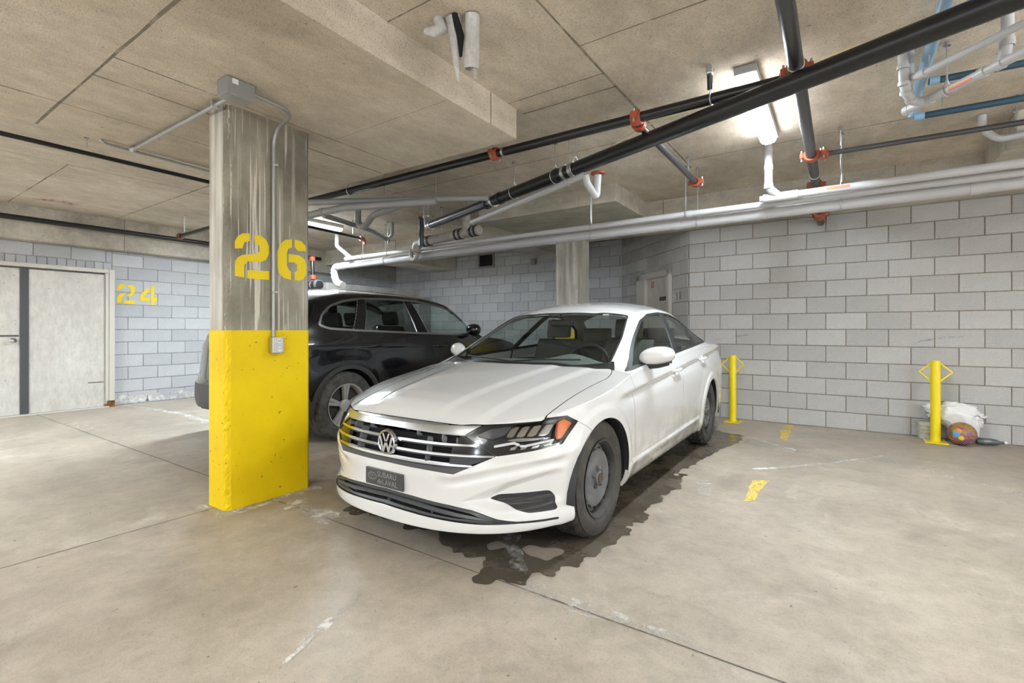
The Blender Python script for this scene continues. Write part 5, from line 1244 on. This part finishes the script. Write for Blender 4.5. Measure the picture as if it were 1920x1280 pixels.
# multicoloured ball
def ball_mat():
    m=mat('patterned_ball',(.3,.2,.2),.4); q=NT(m); w=q.n('ShaderNodeTexWave',wave_type='BANDS',bands_direction='DIAGONAL'); w.inputs['Scale'].default_value=22; w.inputs['Distortion'].default_value=.6; w.inputs['Detail'].default_value=1
    q.l(q.xyz((1,.3,1.6)),w.inputs['Vector'])
    v=q.n('ShaderNodeTexVoronoi'); v.inputs['Scale'].default_value=16; q.l(q.xyz(),v.inputs['Vector'])
    hs=q.n('ShaderNodeHueSaturation'); hs.inputs['Saturation'].default_value=1.25; q.l(v.outputs['Color'],hs.inputs['Color'])
    st=q.ramp(q.noise(9,2,.5,(1,1,3)),[(.25,(.55,.12,.05)),(.42,(.60,.42,.05)),(.55,(.50,.10,.25)),(.68,(.10,.30,.40)),(.8,(.25,.40,.08))])
    q.col(q.mix(q.ramp(w.outputs['Fac'],[(.40,0),(.5,1)]),(.035,.03,.035),st)); return m
t=thing('play_ball','patterned multicolour ball with black stripes on the floor beside the right bollard','ball',(1.04,6.77,0))
b=MB(); n=28; prof=[(.118*(1-math.cos(PI*i/n)),.118*math.sin(PI*i/n)) for i in range(n+1)]; b.lathe(prof,(1.04,6.77,0),(0,0,1),40); b.build('ball_skin',ball_mat(),t,True,80)
for (u,w,r,cc) in ((-.75,.35,.030,(.75,.20,.04)),(-.85,.05,.032,(.12,.40,.60)),(-.55,-.25,.026,(.80,.62,.05)),(-.98,.22,.024,(.30,.50,.10)),(-1.0,-.2,.022,(.55,.12,.40))):
    ca=Vector((math.sin(u+.35)*math.cos(w),-math.cos(u+.35)*math.cos(w),math.sin(w))); b=MB(); b.lathe([(.1165,r*.95),(.1187,r*.6),(.1195,.0)],(1.04,6.77,.118),ca,14); b.build('printed_spot',mat('spot_%d'%int(r*1e4+cc[0]*100),cc,.4),t,True)
t=thing('plastic_bottle','dark clear bottle lying on the floor against the right wall','bottle',(1.27,6.92,.035))
b=MB(); b.lathe([(0,.0),(.002,.028),(.02,.034),(.12,.034),(.16,.028),(.19,.014),(.22,.013),(.22,.0)],(1.17,6.90,.036),(.98,.15,0),20); b.build('bottle_body',mat('grey_bottle',(.10,.11,.115),.12),t,True)
b=MB(); b.lathe([(0,.015),(.022,.015),(.022,0)],(1.385,6.933,.036),(.98,.15,0),14); b.build('bottle_cap',M['white_plastic'],t,True)
# ------------------------------------------------------------------ marks on the floor
for s in ((-9.4,1.87,-3.6,1.87,.008),(-3.33,1.87,4.5,1.87,.009),(-3.47,-3.0,-3.47,1.57,.006),(-3.5,2.2,-3.5,6.6,.005)): seam(s[0],s[1],s[2],s[3],0,s[4],M['crack'],FLOOR,.0012,'floor_joint')
def patch(name,poly,m,parent,z=.0012,amp=.03,fr=9,res=.02,seed=0,th=0):
    poly=np.array(poly); x0,y0=poly.min(0)-.1; x1,y1=poly.max(0)+.1
    nx,ny=int((x1-x0)/res)+2,int((y1-y0)/res)+2
    X,Y=np.meshgrid(np.linspace(x0,x1,nx),np.linspace(y0,y1,ny),indexing='ij')
    V=np.stack([X.ravel(),Y.ravel(),np.full(X.size,z)],1); T=grid_tris(nx,ny); N=np.tile([0,0,1.],(len(V),1))
    rs=np.random.RandomState(seed); w=np.zeros(len(V))
    for k in range(10):
        a=rs.rand()*6.28; f=fr*(1.5**(k%5)); w+=np.sin((V[:,0]*math.cos(a)+V[:,1]*math.sin(a))*f+rs.rand()*6.28)/(1.25**(k%5))
    q,_=split((V,N,T),sdpoly(V[:,:2],poly)+amp*w*.35)
    return piece(name,q,m,parent,0)
pud=[(-2.78,2.02),(-2.3,2.08),(-1.95,2.10),(-1.78,1.96),(-1.55,1.98),(-1.44,1.84),(-1.22,1.90),(-1.12,2.20),(-1.04,2.55),(-1.02,2.95),(-1.06,3.40),(-1.03,3.85),(-1.10,4.10),(-1.02,4.7),(-.98,5.2),(-.86,5.62),(-.93,5.95),(-1.2,6.1),(-2.2,6.0),(-2.75,4.5)]
def bigp(o,label):
    if o: tag(o,label,'puddle',None,'stuff')
bigp(patch('wet_patch',pud,M['wet'],None,.0016,.045,17,.014,4),'dark wet stain on the floor under the white sedan')
patch('dry_island',[(-1.50,2.16),(-1.28,2.18),(-1.25,2.30),(-1.44,2.28)],M['floor'],FLOOR,.0022,.03,14,.012,3)
patch('dry_island',[(-1.66,2.12),(-1.56,2.08),(-1.50,2.2),(-1.6,2.22)],M['floor'],FLOOR,.0022,.03,14,.012,8)
def mark(label,poly,seed): 
    o=patch('yellow_floor_mark',poly,M['wear_yellow'],None,.0020,.008,20,.01,seed); tag(o,label,'floor marking','worn yellow stall marks')
mark('worn yellow paint dash on the floor right of the sedan, the nearer one',[(-.56,3.68),(-.50,3.74),(-.475,4.31),(-.57,4.25)],1)
mark('worn yellow paint dash on the floor near the wall, behind the nearer dash',[(-.55,6.04),(-.485,5.97),(-.48,6.62),(-.585,6.55)],2)
mark('short worn yellow paint dash on the floor touching the block wall',[(-.58,6.70),(-.475,6.72),(-.475,6.97),(-.57,6.95)],6)
for k,(pts,w,m) in enumerate(((((-3.3,1.60),(-3.30,2.05),(-3.05,1.90),(-2.6,1.88)),.16,'residue'),(((-3.62,1.50),(-3.30,1.53),(-3.27,2.2)),.06,'residue'),(((-9.4,2.9),(-7.8,3.05),(-6.2,2.9)),.10,'residue'),(((-8.2,1.95),(-7.4,2.0)),.14,'residue_soft'),(((-1.5,6.19),(-1.1,6.1),(-.6,5.75),(-.43,5.6),(-.36,5.45)),.05,'residue'),(((-.48,5.62),(-.40,5.4)),.12,'residue'),(((-.25,6.85),(.08,6.77)),.03,'residue'),(((.45,6.72),(1.3,6.62)),.03,'residue_soft'),
      (((-.72,4.50),(-.3,4.9),(.35,5.77)),.045,'residue'),(((-.92,4.05),(-.78,3.65)),.10,'residue_soft'),(((-1.78,1.43),(-1.70,1.1),(-1.60,.88)),.035,'residue'),(((-1.6,2.3),(-1.2,1.9),(-.4,1.87)),.10,'residue_soft'),(((-9.45,2.8),(-9.42,4.6)),.10,'residue'),(((.3,5.6),(1.2,4.9),(1.9,3.9)),.10,'residue_soft'))):
    P=[]; Q=[]; L=[Vector((*p,0)) for p in pts]
    for i,p in enumerate(L):
        d=(L[min(i+1,len(L)-1)]-L[max(i-1,0)]).normalized(); nn=Vector((-d.y,d.x,0)); P.append(p+nn*w/2); Q.append(p-nn*w/2)
    patch('salt_residue',[(p.x,p.y) for p in P]+[(q.x,q.y) for q in reversed(Q)],M[m],FLOOR,.0014+.00005*k,.02,16,.015,k)
# efflorescence at the foot of the left wall
for y in (3.0,3.45,3.9): 
    b=MB(); b.add([(-9.488,y-.25,.02),(-9.488,y+.25,.02),(-9.488,y+.22,.16),(-9.488,y,.12),(-9.488,y-.2,.2)],[(0,1,2,3,4)]); b.build('salt_bloom',M['residue'],WL)
# scuffs on the right wall above the bollards
for pts in (((.62,.95),(.66,1.02),(.75,1.07),(.95,1.11),(1.2,1.12)),((.62,.95),(.61,.88),(.60,.80)),((-1.45,1.05),(-1.2,1.10),(-1.0,1.13))):
    b=MB(); L=[]; 
    for i,(x,z_) in enumerate(pts): L.append((x,7.0595,z_))
    b.add([(p[0],p[1],p[2]+.012) for p in L]+[(p[0],p[1],p[2]-.006) for p in L],[(i,i+1,len(L)+i+1,len(L)+i) for i in range(len(L)-1)]); b.build('rub_mark',alpha_noise('rub_mark_grey',(.34,.34,.34),9,.45,.85) if 'rub' not in M else M['rub'],WR); M['rub']=bpy.data.materials['rub_mark_grey']
build_sedan(); build_suv()
